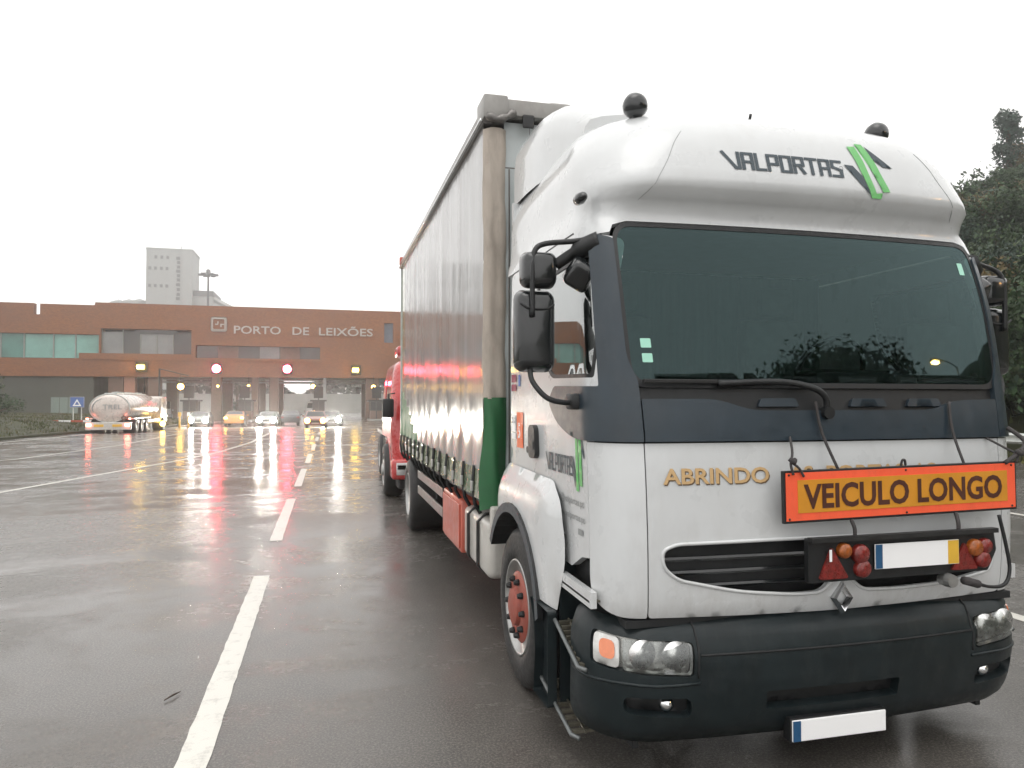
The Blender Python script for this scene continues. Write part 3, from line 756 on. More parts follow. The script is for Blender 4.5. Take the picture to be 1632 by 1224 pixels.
for ox, oz, mt, of in ((.006, -.006, 'gold_shadow', .003), (0, 0, 'gold', .006)):
    pl = lambda x0, z0, of=of: (lambda u, v: tuple(Vector(cab((x0+u-CX), z0+v))+Vector((0, -of, 0))))
    lettering('slogan', 'ABRINDO', pl(1.52+ox, 1.415+oz), .53, .075, mt, truck, bold=.02)
    lettering('slogan', 'AS', pl(2.155+ox, 1.415+oz), .13, .075, mt, truck, bold=.02)
    lettering('slogan', 'PORTAS', pl(2.36+ox, 1.415+oz), .45, .075, mt, truck, bold=.02)
    lettering('slogan', 'AO', pl(2.87+ox, 1.415+oz), .15, .075, mt, truck, bold=.02)
# decals on the near door: u runs towards the front of the cab
def onside(Y0, z0): return lambda u, v: tuple(Vector(cab(-ty(Y0-u, z0+v), z0+v))+Vector((-.004, 0, 0)))
valportas(onside(4.0, 1.425), .46, .085, 'ink', dl)
def side_decal(nm, pts, mat): return patch(nm, mirror_poly(side_poly(pts)), cab, mat, dl, off=.004, thick=0, step=.04)
side_decal('logo_shape', [(3.50, 1.62), (3.465, 1.62), (3.445, 1.35), (3.485, 1.35)][::-1], 'logo_green')
side_decal('logo_shape', [(3.455, 1.645), (3.415, 1.645), (3.395, 1.38), (3.435, 1.38)][::-1], 'logo_green')
side_decal('logo_shape', [(3.57, 1.52), (3.535, 1.52), (3.495, 1.44), (3.50, 1.36)][::-1], 'ink')
side_decal('logo_shape', [(3.41, 1.64), (3.405, 1.56), (3.375, 1.52), (3.36, 1.52)][::-1], 'ink')
lettering('address_text', 'email@valportas.pt', onside(3.88, 1.265), .50, .05, 'ink_grey', dl, bold=.01)
lettering('address_text', 'www.valportas.pt', onside(3.80, 1.19), .43, .045, 'ink_grey', dl, bold=.01)
side_decal('sticker', [(3.47, 1.135), (3.40, 1.135), (3.40, 1.165), (3.47, 1.165)], 'ink_grey')
for y0, y1, z0, z1, m in ((4.80, 4.67, 1.93, 1.98, 'sticker_maroon'), (4.80, 4.67, 1.87, 1.915, 'sticker_maroon'), (4.62, 4.57, 1.90, 1.975, 'sticker_blue'), (4.80, 4.69, 1.60, 1.71, 'plate_white'), (4.66, 4.50, 1.50, 1.73, 'sticker_orange'), (4.79, 4.69, 1.55, 1.59, 'plate_white')):
    side_decal('sticker', [(y0, z0), (y1, z0), (y1, z1), (y0, z1)], m)
lettering('sticker_text', 'LOHAR', onside(4.795, 1.655), .10, .04, 'ink', dl, bold=.04)
lettering('sticker_text', '51', onside(4.63, 1.56), .10, .10, 'plate_white', dl, bold=.03)
mk('door_lock', lathe(B(), [(.02, -.006), (.02, .01)], 14, 'X', (CX-1.215, 4.40, 1.50)), 'dark_metal', dl)
# roof lamps
for x, y, z in ((1.61, 3.60, 3.40), (3.155, 3.60, 3.385)):
    bc = mk('roof_horn', lathe(B(), [(.001, -.045), (.03, -.042), (.052, -.028), (.068, 0), (.066, .035), (.05, .07), (.02, .1), (.001, .105)], 26, 'Y', (x, y, z)), 'black_gloss', truck, smooth=True)
    mk('horn_bracket', bx(x-.02, x+.02, y, y+.05, z-.1, z-.04), 'black', bc)
bm = lathe(B(), [(.001, -.06), (.022, -.045), (.03, 0), (.026, .04), (.001, .05)], 14, 'Y', (1.225, 3.42, 2.815)); mk('marker_lamp', bm, 'black_gloss', truck, smooth=True)
mk('roof_stub', tube(B(), [(2.26, 3.55, 3.33), (2.24, 3.5, 3.37)], .008), 'black', truck)
# air deflector behind the roof
def defl(bm):
    prof = [(1.30, 3.12), (1.30, 3.45), (1.315, 3.56), (1.35, 3.635), (1.43, 3.68), (1.62, 3.73), (1.80, 3.735), (1.96, 3.68), (2.15, 3.52), (CX, 3.45)]
    prof = prof+[(2*CX-x, z) for x, z in prof[::-1][1:]]
    rows = [(5.03, 0, 1), (4.7, .01, 1), (4.5, .01, .98), (4.36, -.01, .94), (4.22, -.08, .88), (4.05, -.22, .82), (3.9, -.42, .78)]
    R_ = []
    for Y, dz, sx in rows:
        R_.append([bm.verts.new((CX+(x-CX)*(1-(1-sx)*.45), Y-(.10 if z < 3.3 else 0)*0, 3.12+(z-3.12)*(1+dz) if z > 3.13 else 3.2)) for x, z in prof])
    for a, b in zip(R_, R_[1:]):
        for k in range(len(prof)-1): bm.faces.new((a[k], a[k+1], b[k+1], b[k]))
    bm.faces.new(R_[0][::-1]); bm.faces.new(R_[-1]); return bm
dm = defl(B()); bmesh.ops.bevel(dm, geom=[e for e in dm.edges if e.is_manifold and e.calc_face_angle() > .25], offset=.02, segments=2, affect='EDGES')
mk('air_deflector', dm, 'cab_white', truck, smooth=True, auto=50)
# mirrors
def mirror_set(s):
    X = lambda x: CX+s*(x-CX)
    root = bpy.data.objects.new('mirror_assembly', None); C.objects.link(root); root.parent = truck; root.empty_display_size = .05
    def bb(nm, cx, cy_, cz, sx, sy, sz, bev, rot=(0, 0, 0), mat='black_gloss'):
        bm = box(B(), -sx/2, sx/2, -sy/2, sy/2, -sz/2, sz/2, bev, seg=4)
        for v in bm.verts:
            if v.co.y < 0: v.co.x *= .93; v.co.z *= .96
        bmesh.ops.transform(bm, matrix=Matrix.Translation((X(cx), cy_, cz)) @ Euler((rot[0], rot[1]*s*-1, rot[2]*s*-1)).to_matrix().to_4x4(), verts=bm.verts)
        return mk(nm, bm, mat, root, smooth=True, auto=40)
    m1 = bb('main_mirror', 1.015, 3.52, 2.155, .215, .12, .415, .05)
    mk('mirror_glass', bx(X(1.015)-.09, X(1.015)+.09, 3.581, 3.584, 1.98, 2.33), 'chrome', m1)
    mk('mirror_ridge', tube(B(), curve_pts([(X(.925), 3.462, 2.285), (X(.97), 3.455, 2.262), (X(1.06), 3.455, 2.262), (X(1.10), 3.462, 2.285)], 4), .006, 6), 'black', m1, smooth=True)
    m2 = bb('wide_mirror', 1.03, 3.50, 2.46, .19, .12, .185, .045)
    mk('mirror_glass', bx(X(1.03)-.075, X(1.03)+.075, 3.561, 3.564, 2.39, 2.53), 'chrome', m2)
    m3 = bb('kerb_mirror', 1.225, 3.42, 2.43, .15, .10, .15, .035, rot=(R(38), R(-28), 0))
    bm = B(); tube(bm, curve_pts([(X(1.32), 3.37, 2.62), (X(1.2), 3.42, 2.60), (X(1.06), 3.47, 2.59), (X(1.0), 3.46, 2.55), (X(.985), 3.45, 2.45), (X(.985), 3.45, 2.22)], 6), .014, 8)
    mk('mirror_arm', bm, 'black', root, smooth=True)
    bm = B(); tube(bm, curve_pts([(X(.985), 3.50, 1.97), (X(.99), 3.47, 1.90), (X(1.05), 3.43, 1.82), (X(1.14), 3.43, 1.795), (X(1.24), 3.45, 1.80)], 6), .014, 8)
    mk('mirror_arm', bm, 'black', root, smooth=True)
    bm = B(); tube(bm, curve_pts([(X(1.31), 3.38, 2.60), (X(1.22), 3.44, 2.56), (X(1.12), 3.50, 2.49)], 5), [.05]*6+[.03]*5, 8)
    mk('mirror_bracket', bm, 'black', root, smooth=True)
    mk('mirror_mount', bx(X(1.24)-.07, X(1.24)+.07, 3.40, 3.52, 1.76, 1.84, .02), 'black', root, smooth=True, auto=40)
mirror_set(1); mirror_set(-1)
# fender, arch and steps
WY = 4.50
def arch_pts(r, a0, a1, n=16, c=(WY, .5)): return [(c[0]-r*math.cos(R(a0+(a1-a0)*k/n)), c[1]+r*math.sin(R(a0+(a1-a0)*k/n))) for k in range(n+1)]
def fendfn(s):
    def fn(Y, z):
        q = max(0, (z-1.12)/.24); p = max(0, (4.0-Y)/.38); e = max(0, (Y-4.86)/.16)
        x = 1.145+.075*min(1, q)**2.2+.06*min(1, p)**2.5+.05*min(1, e)**2
        return (CX+s*(CX-x), Y, z)
    return fn
FE = round_poly([(3.68, .70), (3.60, 1.02), (3.66, 1.26), (3.86, 1.365), (4.90, 1.385), (5.02, 1.2), (5.0, .92)], [.01, .1, .1, .06, .1, .12, .01])+arch_pts(.60, 136, 21)
for s in (-1, 1):
    fe = patch('fender', FE, fendfn(s), 'cab_white', truck, off=.0, thick=.0, step=.06, flip=s > 0)
    outer = arch_pts(.655, 10, 150); innr = arch_pts(.595, 150, 8)
    pl = outer+innr
    patch('arch_trim', pl, lambda Y, z, s=s: (CX+s*(CX-1.128), Y, z), 'plastic_blue', truck, thick=.0, off=0, step=.06, flip=s > 0)
    bm = B(); A = arch_pts(.655, 10, 150); A2 = arch_pts(.595, 8, 150)
    for L, x0, x1 in ((A, 1.128, 1.16), (A2, 1.128, 1.62)):
        r0 = [bm.verts.new((CX+s*(CX-x0), y, z)) for y, z in L]; r1 = [bm.verts.new((CX+s*(CX-x1), y, z)) for y, z in L]
        for k in range(len(L)-1): bm.faces.new((r0[k], r0[k+1], r1[k+1], r1[k]))
    mk('wheel_arch', bm, 'black', truck)
    X = lambda x: CX+s*(CX-x)
    bb = lambda x0, x1, *a, **k: bx(min(X(x0), X(x1)), max(X(x0), X(x1)), *a, **k)
    # dark valance between wheel and steps
    val = round_poly([(3.66, .70), (4.0, .70), (3.92, .58), (3.895, .44), (3.93, .20), (3.66, .20)], .02)
    patch('side_valance', val, lambda Y, z, s=s: (CX+s*(CX-1.175), Y, z), 'bumper_plastic', truck, thick=.05 if s < 0 else .05, step=.1, flip=s > 0)
    # door sill step, moulded white lip
    bm = B()
    for (y0, z0), (y1, z1) in (((3.67, .90), (3.22, .90)),):
        bmesh.ops.create_cube(bm, size=1, matrix=Matrix.Translation((X(1.215), (y0+y1)/2, (z0+z1)/2-.03)) @ Matrix.Diagonal((.03, y0-y1, .075, 1)))
    mk('step_lip', bm, 'cab_white', truck)
    mk('step_recess', bb(1.40, 1.44, 3.2, 3.72, .8, 1.12), 'shell_dark', truck)
    mk('step_floor', bb(1.2, 1.42, 3.24, 3.69, .855, .865), 'grating', truck)
    mk('step_side', bb(1.2, 1.42, 3.68, 3.70, .2, 1.1), 'bumper_plastic', truck)
    for (ya, za, yb, zb, nm) in ((3.66, .66, 3.30, .54, 'upper'), (3.90, .27, 3.40, .18, 'lower')):
        st = mk('step', tube(B(), [(X(1.17), ya+.02, za), (X(1.165), ya, za), (X(1.165), yb, zb), (X(1.19), yb-.05, zb)], .011, 6), 'step_metal', truck, smooth=True)
        n = 9
        for k in range(n):
            u = (k+.5)/n; p = Vector((0, ya, za)).lerp(Vector((0, yb, zb)), u)
            mk('step_slat', bb(1.18, 1.40, p.y-.012, p.y+.012, p.z-.012, p.z+.004), 'grating', st)
        for q in (1.24, 1.31, 1.38): mk('step_slat', tube(B(), [(X(q), ya, za), (X(q), yb, zb)], .006, 5), 'grating', st)
    mk('step_back', bb(1.42, 1.45, 3.25, 3.7, .15, .8), 'shell_dark', truck)
# front number plate
bm = bx(CX-.31, CX+.21, 3.02, 3.03, .20, .30, .004)
npl = mk('number_plate', bm, 'plate_white', truck)
mk('plate_band', bx(CX-.308, CX-.268, 3.016, 3.02, .203, .297), 'plate_blue', npl)
mk('plate_holder', bx(CX-.315, CX+.215, 3.031, 3.09, .195, .305, .004), 'black', npl)
# wheels
def wheel(name, x, y, z, s, par, rimmat='rust_red', rr=.5, dual=False, nuts=10):
    w = bpy.data.objects.new(name, None); C.objects.link(w); w.parent = par; w.location = Vector((x, y, z))-ORIGIN; w.empty_display_size = .1
    global_o = ORIGIN.copy()
    globals()['ORIGIN'] = Vector((0, 0, 0))
    W_ = .30 if not dual else .62
    pr = [(rr*.57, -.02), (rr*.60, -.045), (rr*.72, -.055), (rr*.9, -.045), (rr*.97, -.02), (rr, .02), (rr, W_-.06), (rr*.97, W_-.02), (rr*.9, W_), (rr*.6, W_)]
    bm = lathe(B(), [(r, a*s) for r, a in pr], 40, 'X')
    mk('tyre', bm, 'rubber', w, smooth=True, auto=50)
    if dual:
        pr = [(rr*.575, -.01), (rr*.57, .03), (rr*.52, .05), (rr*.5, .16), (rr*.35, .19), (rr*.24, .17), (rr*.22, .02), (rr*.14, 0), (.001, -.005)]
    else:
        pr = [(rr*.50, .035), (rr*.47, .0), (rr*.44, -.03), (rr*.40, -.045), (rr*.27, -.05), (rr*.235, -.05), (rr*.215, -.075), (rr*.15, -.085), (.001, -.088)]
    rm = mk('rim', lathe(B(), [(r, a*s) for r, a in pr], 40, 'X'), rimmat, w, smooth=True, auto=45)
    mk('rim_edge', lathe(B(), [(rr*.60, -.030*s), (rr*.585, -.05*s), (rr*.565, -.045*s), (rr*.55, -.02*s), (rr*.50, .03*s)], 40, 'X'), 'steel', w, smooth=True)
    if nuts:
        for k in range(nuts):
            a = 2*PI*k/nuts; c = (0, math.cos(a)*rr*.345, math.sin(a)*rr*.345)
            base = -.045*s if not dual else .175*s
            bm = lathe(B(), [(.021, 0), (.021, -.014*s), (.015, -.034*s), (.001, -.036*s)], 8, 'X', (base, c[1], c[2])); mk('wheel_nut', bm, 'black', rm)
        for k in range(8):
            a = 2*PI*(k+.5)/8
            if not dual: mk('rim_hole', lathe(B(), [(.028, 0), (.001, -.001*s)], 10, 'X', (.008*s, math.cos(a)*rr*.475, math.sin(a)*rr*.475)), 'shell_dark', rm)
    globals()['ORIGIN'] = global_o
    return w
wheel('wheel', 1.225, WY, .5, 1, truck); wheel('wheel', 2*CX-1.235, WY, .5, -1, truck)
wheel('wheel', 1.17, 10.35, .5, 1, truck, 'steel', dual=True); wheel('wheel', 2*CX-1.17, 10.35, .5, -1, truck, 'steel', dual=True)
# chassis
bm = B(); [box(bm, CX+x-.05, CX+x+.05, 3.6, 11.5, .72, .95) for x in (-.42, .42)]; box(bm, CX-.4, CX+.4, 3.5, 4.8, .5, 1.25); box(bm, CX-1, CX+1, 4.42, 4.58, .42, .56); box(bm, CX-.9, CX+.9, 10.27, 10.43, .42, .58)
mk('chassis', bm, 'dark_metal', truck)
bm = B(); box(bm, CX-1.0, CX-.35, 4.95, 5.25, .55, 1.02, .03); tube(bm, [(1.35, 5.22, .8), (1.35, 5.22, 1.15)], .05, 10); mk('battery_box', bm, 'dark_metal', truck)
# tool box, fuel tank, fittings on the near side
tk = mk('fuel_tank', bx(1.17, 1.80, 5.30, 6.30, .47, .90, .06, seg=4), 'tank_white', truck, smooth=True, auto=40)
for y in (5.62, 6.02):
    bm = B(); 
    tube(bm, [(1.5, y, .915), (1.22, y, .915), (1.158, y, .86), (1.158, y, .52), (1.22, y, .455), (1.5, y, .455)], .014, 5); mk('tank_strap', bm, 'dark_metal', tk)
mk('tank_cap', lathe(B(), [(.05, -.02), (.055, .0), (.05, .05), (.001, .055)], 16, 'Z', (1.27, 5.42, .91)), 'toolbox_red', tk, smooth=True, auto=40)
tb = mk('tool_box', bx(1.16, 1.75, 6.36, 7.35, .46, .93, .02), 'toolbox_red', truck, smooth=True, auto=30)
mk('box_lid', bx(1.145, 1.16, 6.40, 7.31, .50, .89, .005), 'toolbox_red', tb)
mk('air_valve', bx(1.17, 1.30, 5.19, 5.27, .86, 1.03, .02), 'tank_white', truck)
sg = mk('side_guard', bx(1.17, 1.19, 7.5, 9.6, .60, .70, .004), 'rail', truck)
mk('guard_bar', bx(1.17, 1.19, 7.5, 9.6, .80, .90, .004), 'rail', sg)
mk('mudguard', tube(B(), [(1.45, 10.35-.6*math.cos(PI*k/12), .5+.6*math.sin(PI*k/12)) for k in range(13)], .02, 4), 'black', truck)
# load body
Y0, Y1, XB = 5.33, 11.62, 1.15; XE = 2*CX-XB; ZT = 4.02
mk('load_floor', bx(XB+.03, XE-.03, Y0, Y1, 1.0, 1.14, .01), 'dark_metal', truck)
def curt(s):
    ny_, nz = 260, 26; vs = []; rnd = random.Random(3)
    ph = [(rnd.uniform(1.5, 38), rnd.uniform(0, 6), rnd.uniform(.2, 1)) for _ in range(12)]
    for j in range(nz+1):
        z = 1.06+(3.93-1.06)*j/nz
        for i in range(ny_+1):
            Y = Y0+.06+(Y1-Y0-.06)*i/ny_
            h = (z-1.06)/2.87
            d = sum(a/(f**1.15)*math.sin(f*Y+p+h*2*math.sin(p)) for f, p, a in ph)*.013*(.45+.9*(1-h)**2)
            gather = abs(math.sin((Y-Y0)*PI/.46)) ** .6*.03*max(0, (1.65-z)/.6)
            vs.append((CX+s*(CX-XB+.0-d-gather*-1), Y, z))
    fs = [(j*(ny_+1)+i, j*(ny_+1)+i+1, (j+1)*(ny_+1)+i+1, (j+1)*(ny_+1)+i) for j in range(nz) for i in range(ny_)]
    if s > 0: fs = [f[::-1] for f in fs]
    mats = ['curtain', 'hem', 'canvas_green', 'stripe_lime']
    o = mk('curtain', (vs, fs), mats, truck, smooth=True)
    for p in o.data.polygons:
        c = p.center+ORIGIN
        if c.z < 1.28: p.material_index = 1
        elif c.y > 11.15: p.material_index = 3 if c.z > 1.9 else 2
        elif c.z < 1.22+.30*max(0, c.y-9.0): p.material_index = 2
    return o
M['stripe_lime'] = pbr('stripe_lime', (.20, .24, .08), .25, 0, .1, 3, coat=1, coat_rough=.06)
ca = curt(-1); curt(1)
for k in range(14):
    y = 5.62+k*.44
    if k % 1 == 0:
        sp = mk('buckle_strap', tube(B(), [(1.128, y, 1.30), (1.115, y, 1.16), (1.135, y+.01, 1.0), (1.18, y+.01, .92)], .016, 5), 'black', ca)
        if k < 12: mk('buckle', bx(1.098, 1.118, y-.025, y+.025, 1.10, 1.18, .006), 'steel', sp)
# near front corner: beige canvas post and loose green flap
bm = B(); nz = 40; cols = 9; V = []
for j in range(nz+1):
    z = 1.82+(3.86-1.82)*j/nz; row = []
    for i in range(cols+1):
        u = i/cols; row.append(bm.verts.new((1.135+.175*u+.004*math.sin(z*5), 5.335-.05*math.sin(PI*u)-.010*math.sin(z*11+u*5)-.006*math.sin(z*27+i)-.012*math.sin(u*9), z)))
    V.append(row)
for j in range(nz):
    for i in range(cols): bm.faces.new((V[j][i], V[j][i+1], V[j+1][i+1], V[j+1][i]))
mk('corner_canvas', bm, 'canvas', truck, smooth=True)
bm = B(); V = []
for j in range(25):
    z = .99+(1.83-.99)*j/24; row = []; w0 = 1.10+.05*(z-.99)+.01*math.sin(z*9)
    for i in range(11):
        u = i/10; row.append(bm.verts.new((w0+(1.31-w0)*u, 5.32-.06*math.sin(PI*u)-.014*math.sin(z*8+u*7), z-(.10*(1-u) if j == 0 else 0)*0+(.05*u if j == 0 else 0))))
    V.append(row)
for j in range(24):
    for i in range(10): bm.faces.new((V[j][i], V[j][i+1], V[j+1][i+1], V[j+1][i]))
mk('corner_flap', bm, 'canvas_green', truck, smooth=True)
fw = mk('front_wall', bx(1.30, XE, 5.345, 5.37, 1.0, 3.575), 'wall_panel', truck)
mk('wall_panel', bx(1.30, 1.50, 5.343, 5.345, 3.585, 3.93), 'wall_panel', fw); mk('wall_panel', bx(1.506, XE, 5.343, 5.345, 3.585, 3.93), 'wall_panel', fw)
mk('wall_joint', bx(1.30, XE, 5.347, 5.35, 3.575, 3.93), 'rail', fw)
mk('wall_trim', bx(1.335, 1.345, 5.335, 5.345, 1.0, 3.57), 'rail', fw)
hd = mk('front_header', bx(XB+.02, XE-.02, 5.25, 5.40, 3.95, 4.075, .012, seg=2), 'header', truck, smooth=True, auto=40)
mk('header_cap', bx(XB-.03, XB+.16, 5.235, 5.50, 3.915, 4.095, .018, seg=2), 'header', hd, smooth=True, auto=40)
for x in (1.42, 1.62): mk('header_fitting', bx(x, x+.09, 5.235, 5.25, 3.86, 3.96, .01), 'black', hd)
mk('tarp_edge', tube(B(), curve_pts([(1.14, 5.24, 3.93), (1.22, 5.22, 3.90), (1.30, 5.23, 3.93), (1.36, 5.25, 3.98)], 4), [.02, .03, .035, .03]*3+[.02], 6), 'rail', hd, smooth=True)
for s in (-1, 1):
    tr = mk('top_rail', bx(*sorted((CX+s*(CX-XB+.02), CX+s*(CX-XB-.06))), Y0, Y1, 3.90, 4.03, .015), 'rail', truck, smooth=True, auto=40)
    mk('rail_bead', tube(B(), [(CX+s*(CX-XB+.03), Y0, 3.925), (CX+s*(CX-XB+.03), Y1, 3.925)], .014, 6), 'chrome', tr, smooth=True)
rnd = random.Random(5)
vs = []; nn = 90
for i in range(nn+1):
    Y = Y0+(Y1-Y0)*i/nn; zz = 4.05+.025*abs(math.sin(i*.5))+rnd.uniform(-.008, .02)
    for x in (XB-.01, XB+.06, CX, XE-.06, XE+.01): vs.append((x, Y, zz+(.03 if x == CX else 0)-(.05 if x in (XB-.01, XE+.01) else 0)))
mk('roof_tarpaulin', (vs, [(5*i+k, 5*i+k+1, 5*i+k+6, 5*i+k+5) for i in range(nn) for k in range(4)]), 'rail', truck, smooth=True)
mk('tarp_hump', bx(1.66, 1.9, 5.4, 5.7, 4.06, 4.16, .05, seg=3), 'header', truck, smooth=True, auto=50)
rf = mk('rear_frame', bx(XB, XE, Y1, Y1+.06, 1.0, 4.06), 'header', truck)
mk('rear_corner_lamp', bx(XB-.03, XB+.03, Y1-.02, Y1+.07, 3.98, 4.10, .01), 'toolbox_red', rf)
mk('rear_post', bx(XB-.012, XB+.05, Y1-.05, Y1, 1.0, 3.92), 'wall_panel', rf)

# ------------------------------------------------------------ board hung on the front
def hung(ox, oz, ang, y):
    ca_, sa_ = math.cos(ang), math.sin(ang)
    return lambda u, v, d=0: (ox+u*ca_-v*sa_, y-d+.0*u, oz+u*sa_+v*ca_)
ORIGIN = Vector((2.05, 2.985, 1.23))
lb = thing('long_vehicle_board', 'orange VEICULO LONGO board roped across the front of the white truck', 'sign', ORIGIN)
H_ = hung(2.055, 1.232, R(.9), 2.985)
def hbox(x0, x1, z0, z1, d0, d1, bev=0, F=H_):
    bm = box(B(), x0, x1, -d1, -d0, z0, z1, bev)
    for v in bm.verts: v.co = Vector(F(v.co.x, v.co.z, -v.co.y))
    return bm
bw, bh = 1.355, .245
mk('backing_board', hbox(0, bw, 0, bh, 0, .018, .004), 'black', lb)
mk('red_border', hbox(.014, bw-.012, .012, bh-.010, .018, .021), 'sign_red', lb)
mk('orange_field', hbox(.075, bw-.065, .047, bh-.045, .021, .0235), 'sign_orange', lb)
fn = lambda u0, v0: (lambda u, v: H_(u0+u, v0+v, .0255))
lettering('board_text', 'VEICULO LONGO', fn(.105, .063), bw-.205, .118, 'sign_ink', lb, bold=.03, spacing=1.02)
for x, z in ((.03, .02), (.03, .225), (1.32, .02), (1.32, .225), (.68, .225), (.68, .02)):
    mk('rivet', lathe(B(), [(.006, 0), (.004, -.004), (.001, -.005)], 8, 'Y', H_(x, z, .021)), 'black', lb)
def rope(pts, r=.006, par=None, nm='rope', m='rope', n=4): return mk(nm, tube(B(), curve_pts(pts, n), r, 6), m, par or lb, smooth=True)
rope([(2.15, 3.05, 1.63), (2.12, 2.99, 1.56), (2.09, 2.96, 1.51), (2.10, 2.955, 1.46)]); rope([(2.09, 2.96, 1.52), (2.13, 2.955, 1.49), (2.155, 2.955, 1.45)]); rope([(2.085, 2.962, 1.535), (2.10, 2.95, 1.52), (2.11, 2.962, 1.53)], .013)
rope([(2.30, 3.06, 1.80), (2.32, 3.04, 1.65), (2.36, 2.98, 1.48)], .007)
rope([(3.12, 3.09, 1.80), (3.11, 3.06, 1.65), (3.10, 2.985, 1.49)], .007)
rope([(3.36, 3.12, 1.62), (3.40, 3.02, 1.56), (3.42, 2.97, 1.53), (3.40, 2.96, 1.49)]); rope([(3.53, 3.12, 1.66), (3.53, 3.02, 1.59), (3.42, 2.97, 1.535), (3.33, 2.96, 1.49)], .011)
rope([(3.405, 2.965, 1.55), (3.425, 2.955, 1.535), (3.44, 2.965, 1.55)], .014)
rope([(2.415, 2.96, 1.24), (2.425, 2.95, 1.20), (2.43, 2.955, 1.165)], .009); rope([(3.03, 2.97, 1.25), (3.025, 2.95, 1.20), (3.03, 2.955, 1.15)], .010)
rope([(2.72, 2.985, 1.47), (2.72, 2.975, 1.51), (2.735, 2.975, 1.515), (2.745, 2.98, 1.49)], .006)
# light board below it
ORIGIN = Vector((2.17, 2.97, .94))
tl = thing('trailer_light_board', 'black light board with red and amber lamps hung below the orange board', 'light board', ORIGIN)
G_ = hung(2.175, .955, R(.2), 2.975)
gb = lambda *a, **k: hbox(*a, F=G_, **k)
pts = [(0, 0), (1.03, -.0), (1.085, .10), (1.07, .20), (0, .205)]
patch('board', round_poly(pts, .01), lambda u, v: G_(u, v, .02), 'black', tl, thick=.03, step=.2)
mk('board_channel', gb(0, 1.07, .19, .212, .015, .05), 'dark_metal', tl)
tri = round_poly([(.06, .02), (.24, .02), (.12, .16)], .02)
patch('triangle_reflector', round_poly([(.05, .015), (.21, .015), (.12, .165)], .015), lambda u, v: G_(u, v, .032), 'red_lens', tl, thick=.012)
patch('triangle_reflector', round_poly([(.80, .015), (.96, .015), (.88, .15)], .015), lambda u, v: G_(u, v, .032), 'red_lens', tl, thick=.012)
for u, v, r, m in ((.185, .145, .036, 'amber_lens'), (.275, .125, .045, 'red_lens'), (.285, .055, .042, 'red_lens'), (.94, .12, .042, 'amber_lens'), (1.0, .125, .038, 'red_lens'), (.985, .06, .042, 'red_lens')):
    mk('lamp', lathe(B(), [(r, .01), (r, -.012), (r*.8, -.022), (.001, -.026)], 18, 'Y', G_(u, v, .03)), m, tl, smooth=True, auto=50)
mk('tape_mark', gb(.095, .108, .10, .155, .045, .047), 'plate_white', tl)
tp = mk('spare_number_plate', gb(.355, .84, .048, .165, .03, .036), 'plate_white', tl)
mk('plate_band', gb(.357, .395, .050, .163, .036, .0375), 'plate_blue', tp); mk('plate_edge', gb(.775, .838, .050, .163, .036, .0375), 'plate_yellow', tp)
mk('cable', tube(B(), curve_pts([(3.28, 2.955, 1.23), (3.31, 2.945, 1.08), (3.325, 2.94, .96), (3.28, 2.93, .89), (3.18, 2.93, .885), (3.06, 2.93, .925)], 6), .009, 6), 'black', tl, smooth=True)
mk('cable_plug', tube(B(), [(3.12, 2.93, .90), (3.03, 2.93, .925)], .02, 8), 'rope', tl, smooth=True)
mk('cable_socket', lathe(B(), [(.03, -.03), (.035, .0), (.03, .04)], 12, 'Y', (2.96, 2.95, .925)), 'steel', tl)
ORIGIN = Vector((0, 0, 0))

# ------------------------------------------------------------ red truck parked behind
ORIGIN = Vector((2.3, 13.4, 0))
red = thing('truck', 'red truck parked behind the white truck, its near corner showing past the curtain side', 'truck', ORIGIN)
RX = 2.34
def rcab(t, v):
    tab = [(.35, .35, 13.12, 1.14, .2, .03), (.8, .8, 13.05, 1.19, .22, .03), (1.4, 1.4, 13.08, 1.21, .22, .03), (1.9, 1.9, 13.22, 1.19, .22, .03), (2.3, 2.3, 13.42, 1.14, .24, .03), (2.5, 2.5, 13.55, 1.08, .26, .03), (2.64, 2.62, 13.8, .9, .3, .03), (2.8, 2.7, 14.2, .6, .3, .03)]
    z, yf, w, r, bow = (interp(tab, v, c) for c in range(1, 6)); s = 1 if t >= 0 else -1; a = abs(t); hw = w-r
    if a <= 1: return (RX+s*a*hw, yf+.03*a*a, z)
    if a <= 1.35: th = (a-1)/.35*PI/2; return (RX+s*(hw+r*math.sin(th)), yf+.03+r*(1-math.cos(th)), z)
    y0 = yf+.03+r; return (RX+s*w, y0+(a-1.35)/1.5*(15.3-y0), z)
patch('cab_body', [(-2.85, 1.12), (-1.9, 1.12), (-1.85, .62), (1.85, .62), (1.9, 1.12), (2.85, 1.12), (2.85, 2.8), (-2.85, 2.8)], rcab, 'truck_red', red, step=.09, thick=.03,
      holes=[[(-.95, 1.62), (.95, 1.62), (.92, 2.30), (-.92, 2.30)], [(-2.45, 1.62), (-1.5, 1.55), (-1.5, 2.2), (-2.4, 2.2)], [(1.5, 1.55), (2.45, 1.62), (2.4, 2.2), (1.5, 2.2)]])
patch('windscreen', [(-.96, 1.61), (.96, 1.61), (.93, 2.31), (-.93, 2.31)], rcab, 'win_dark', red, thick=0, off=-.01, step=.1)
for p in ([(-2.46, 1.61), (-1.49, 1.54), (-1.49, 2.21), (-2.41, 2.21)], [(1.49, 1.54), (2.46, 1.61), (2.41, 2.21), (1.49, 2.21)]): patch('side_window', p, rcab, 'win_dark', red, thick=0, off=-.01, step=.1)
mk('bumper', bx(RX-1.22, RX+1.22, 12.92, 13.4, .42, .78, .06, seg=3), 'truck_red', red, smooth=True, auto=40)
mk('lower_skirt', bx(RX-1.1, RX+1.1, 13.0, 13.5, .25, .42, .03), 'black', red)
mk('grille', bx(RX-.8, RX+.8, 13.02, 13.06, .82, 1.35, .01), 'black', red)
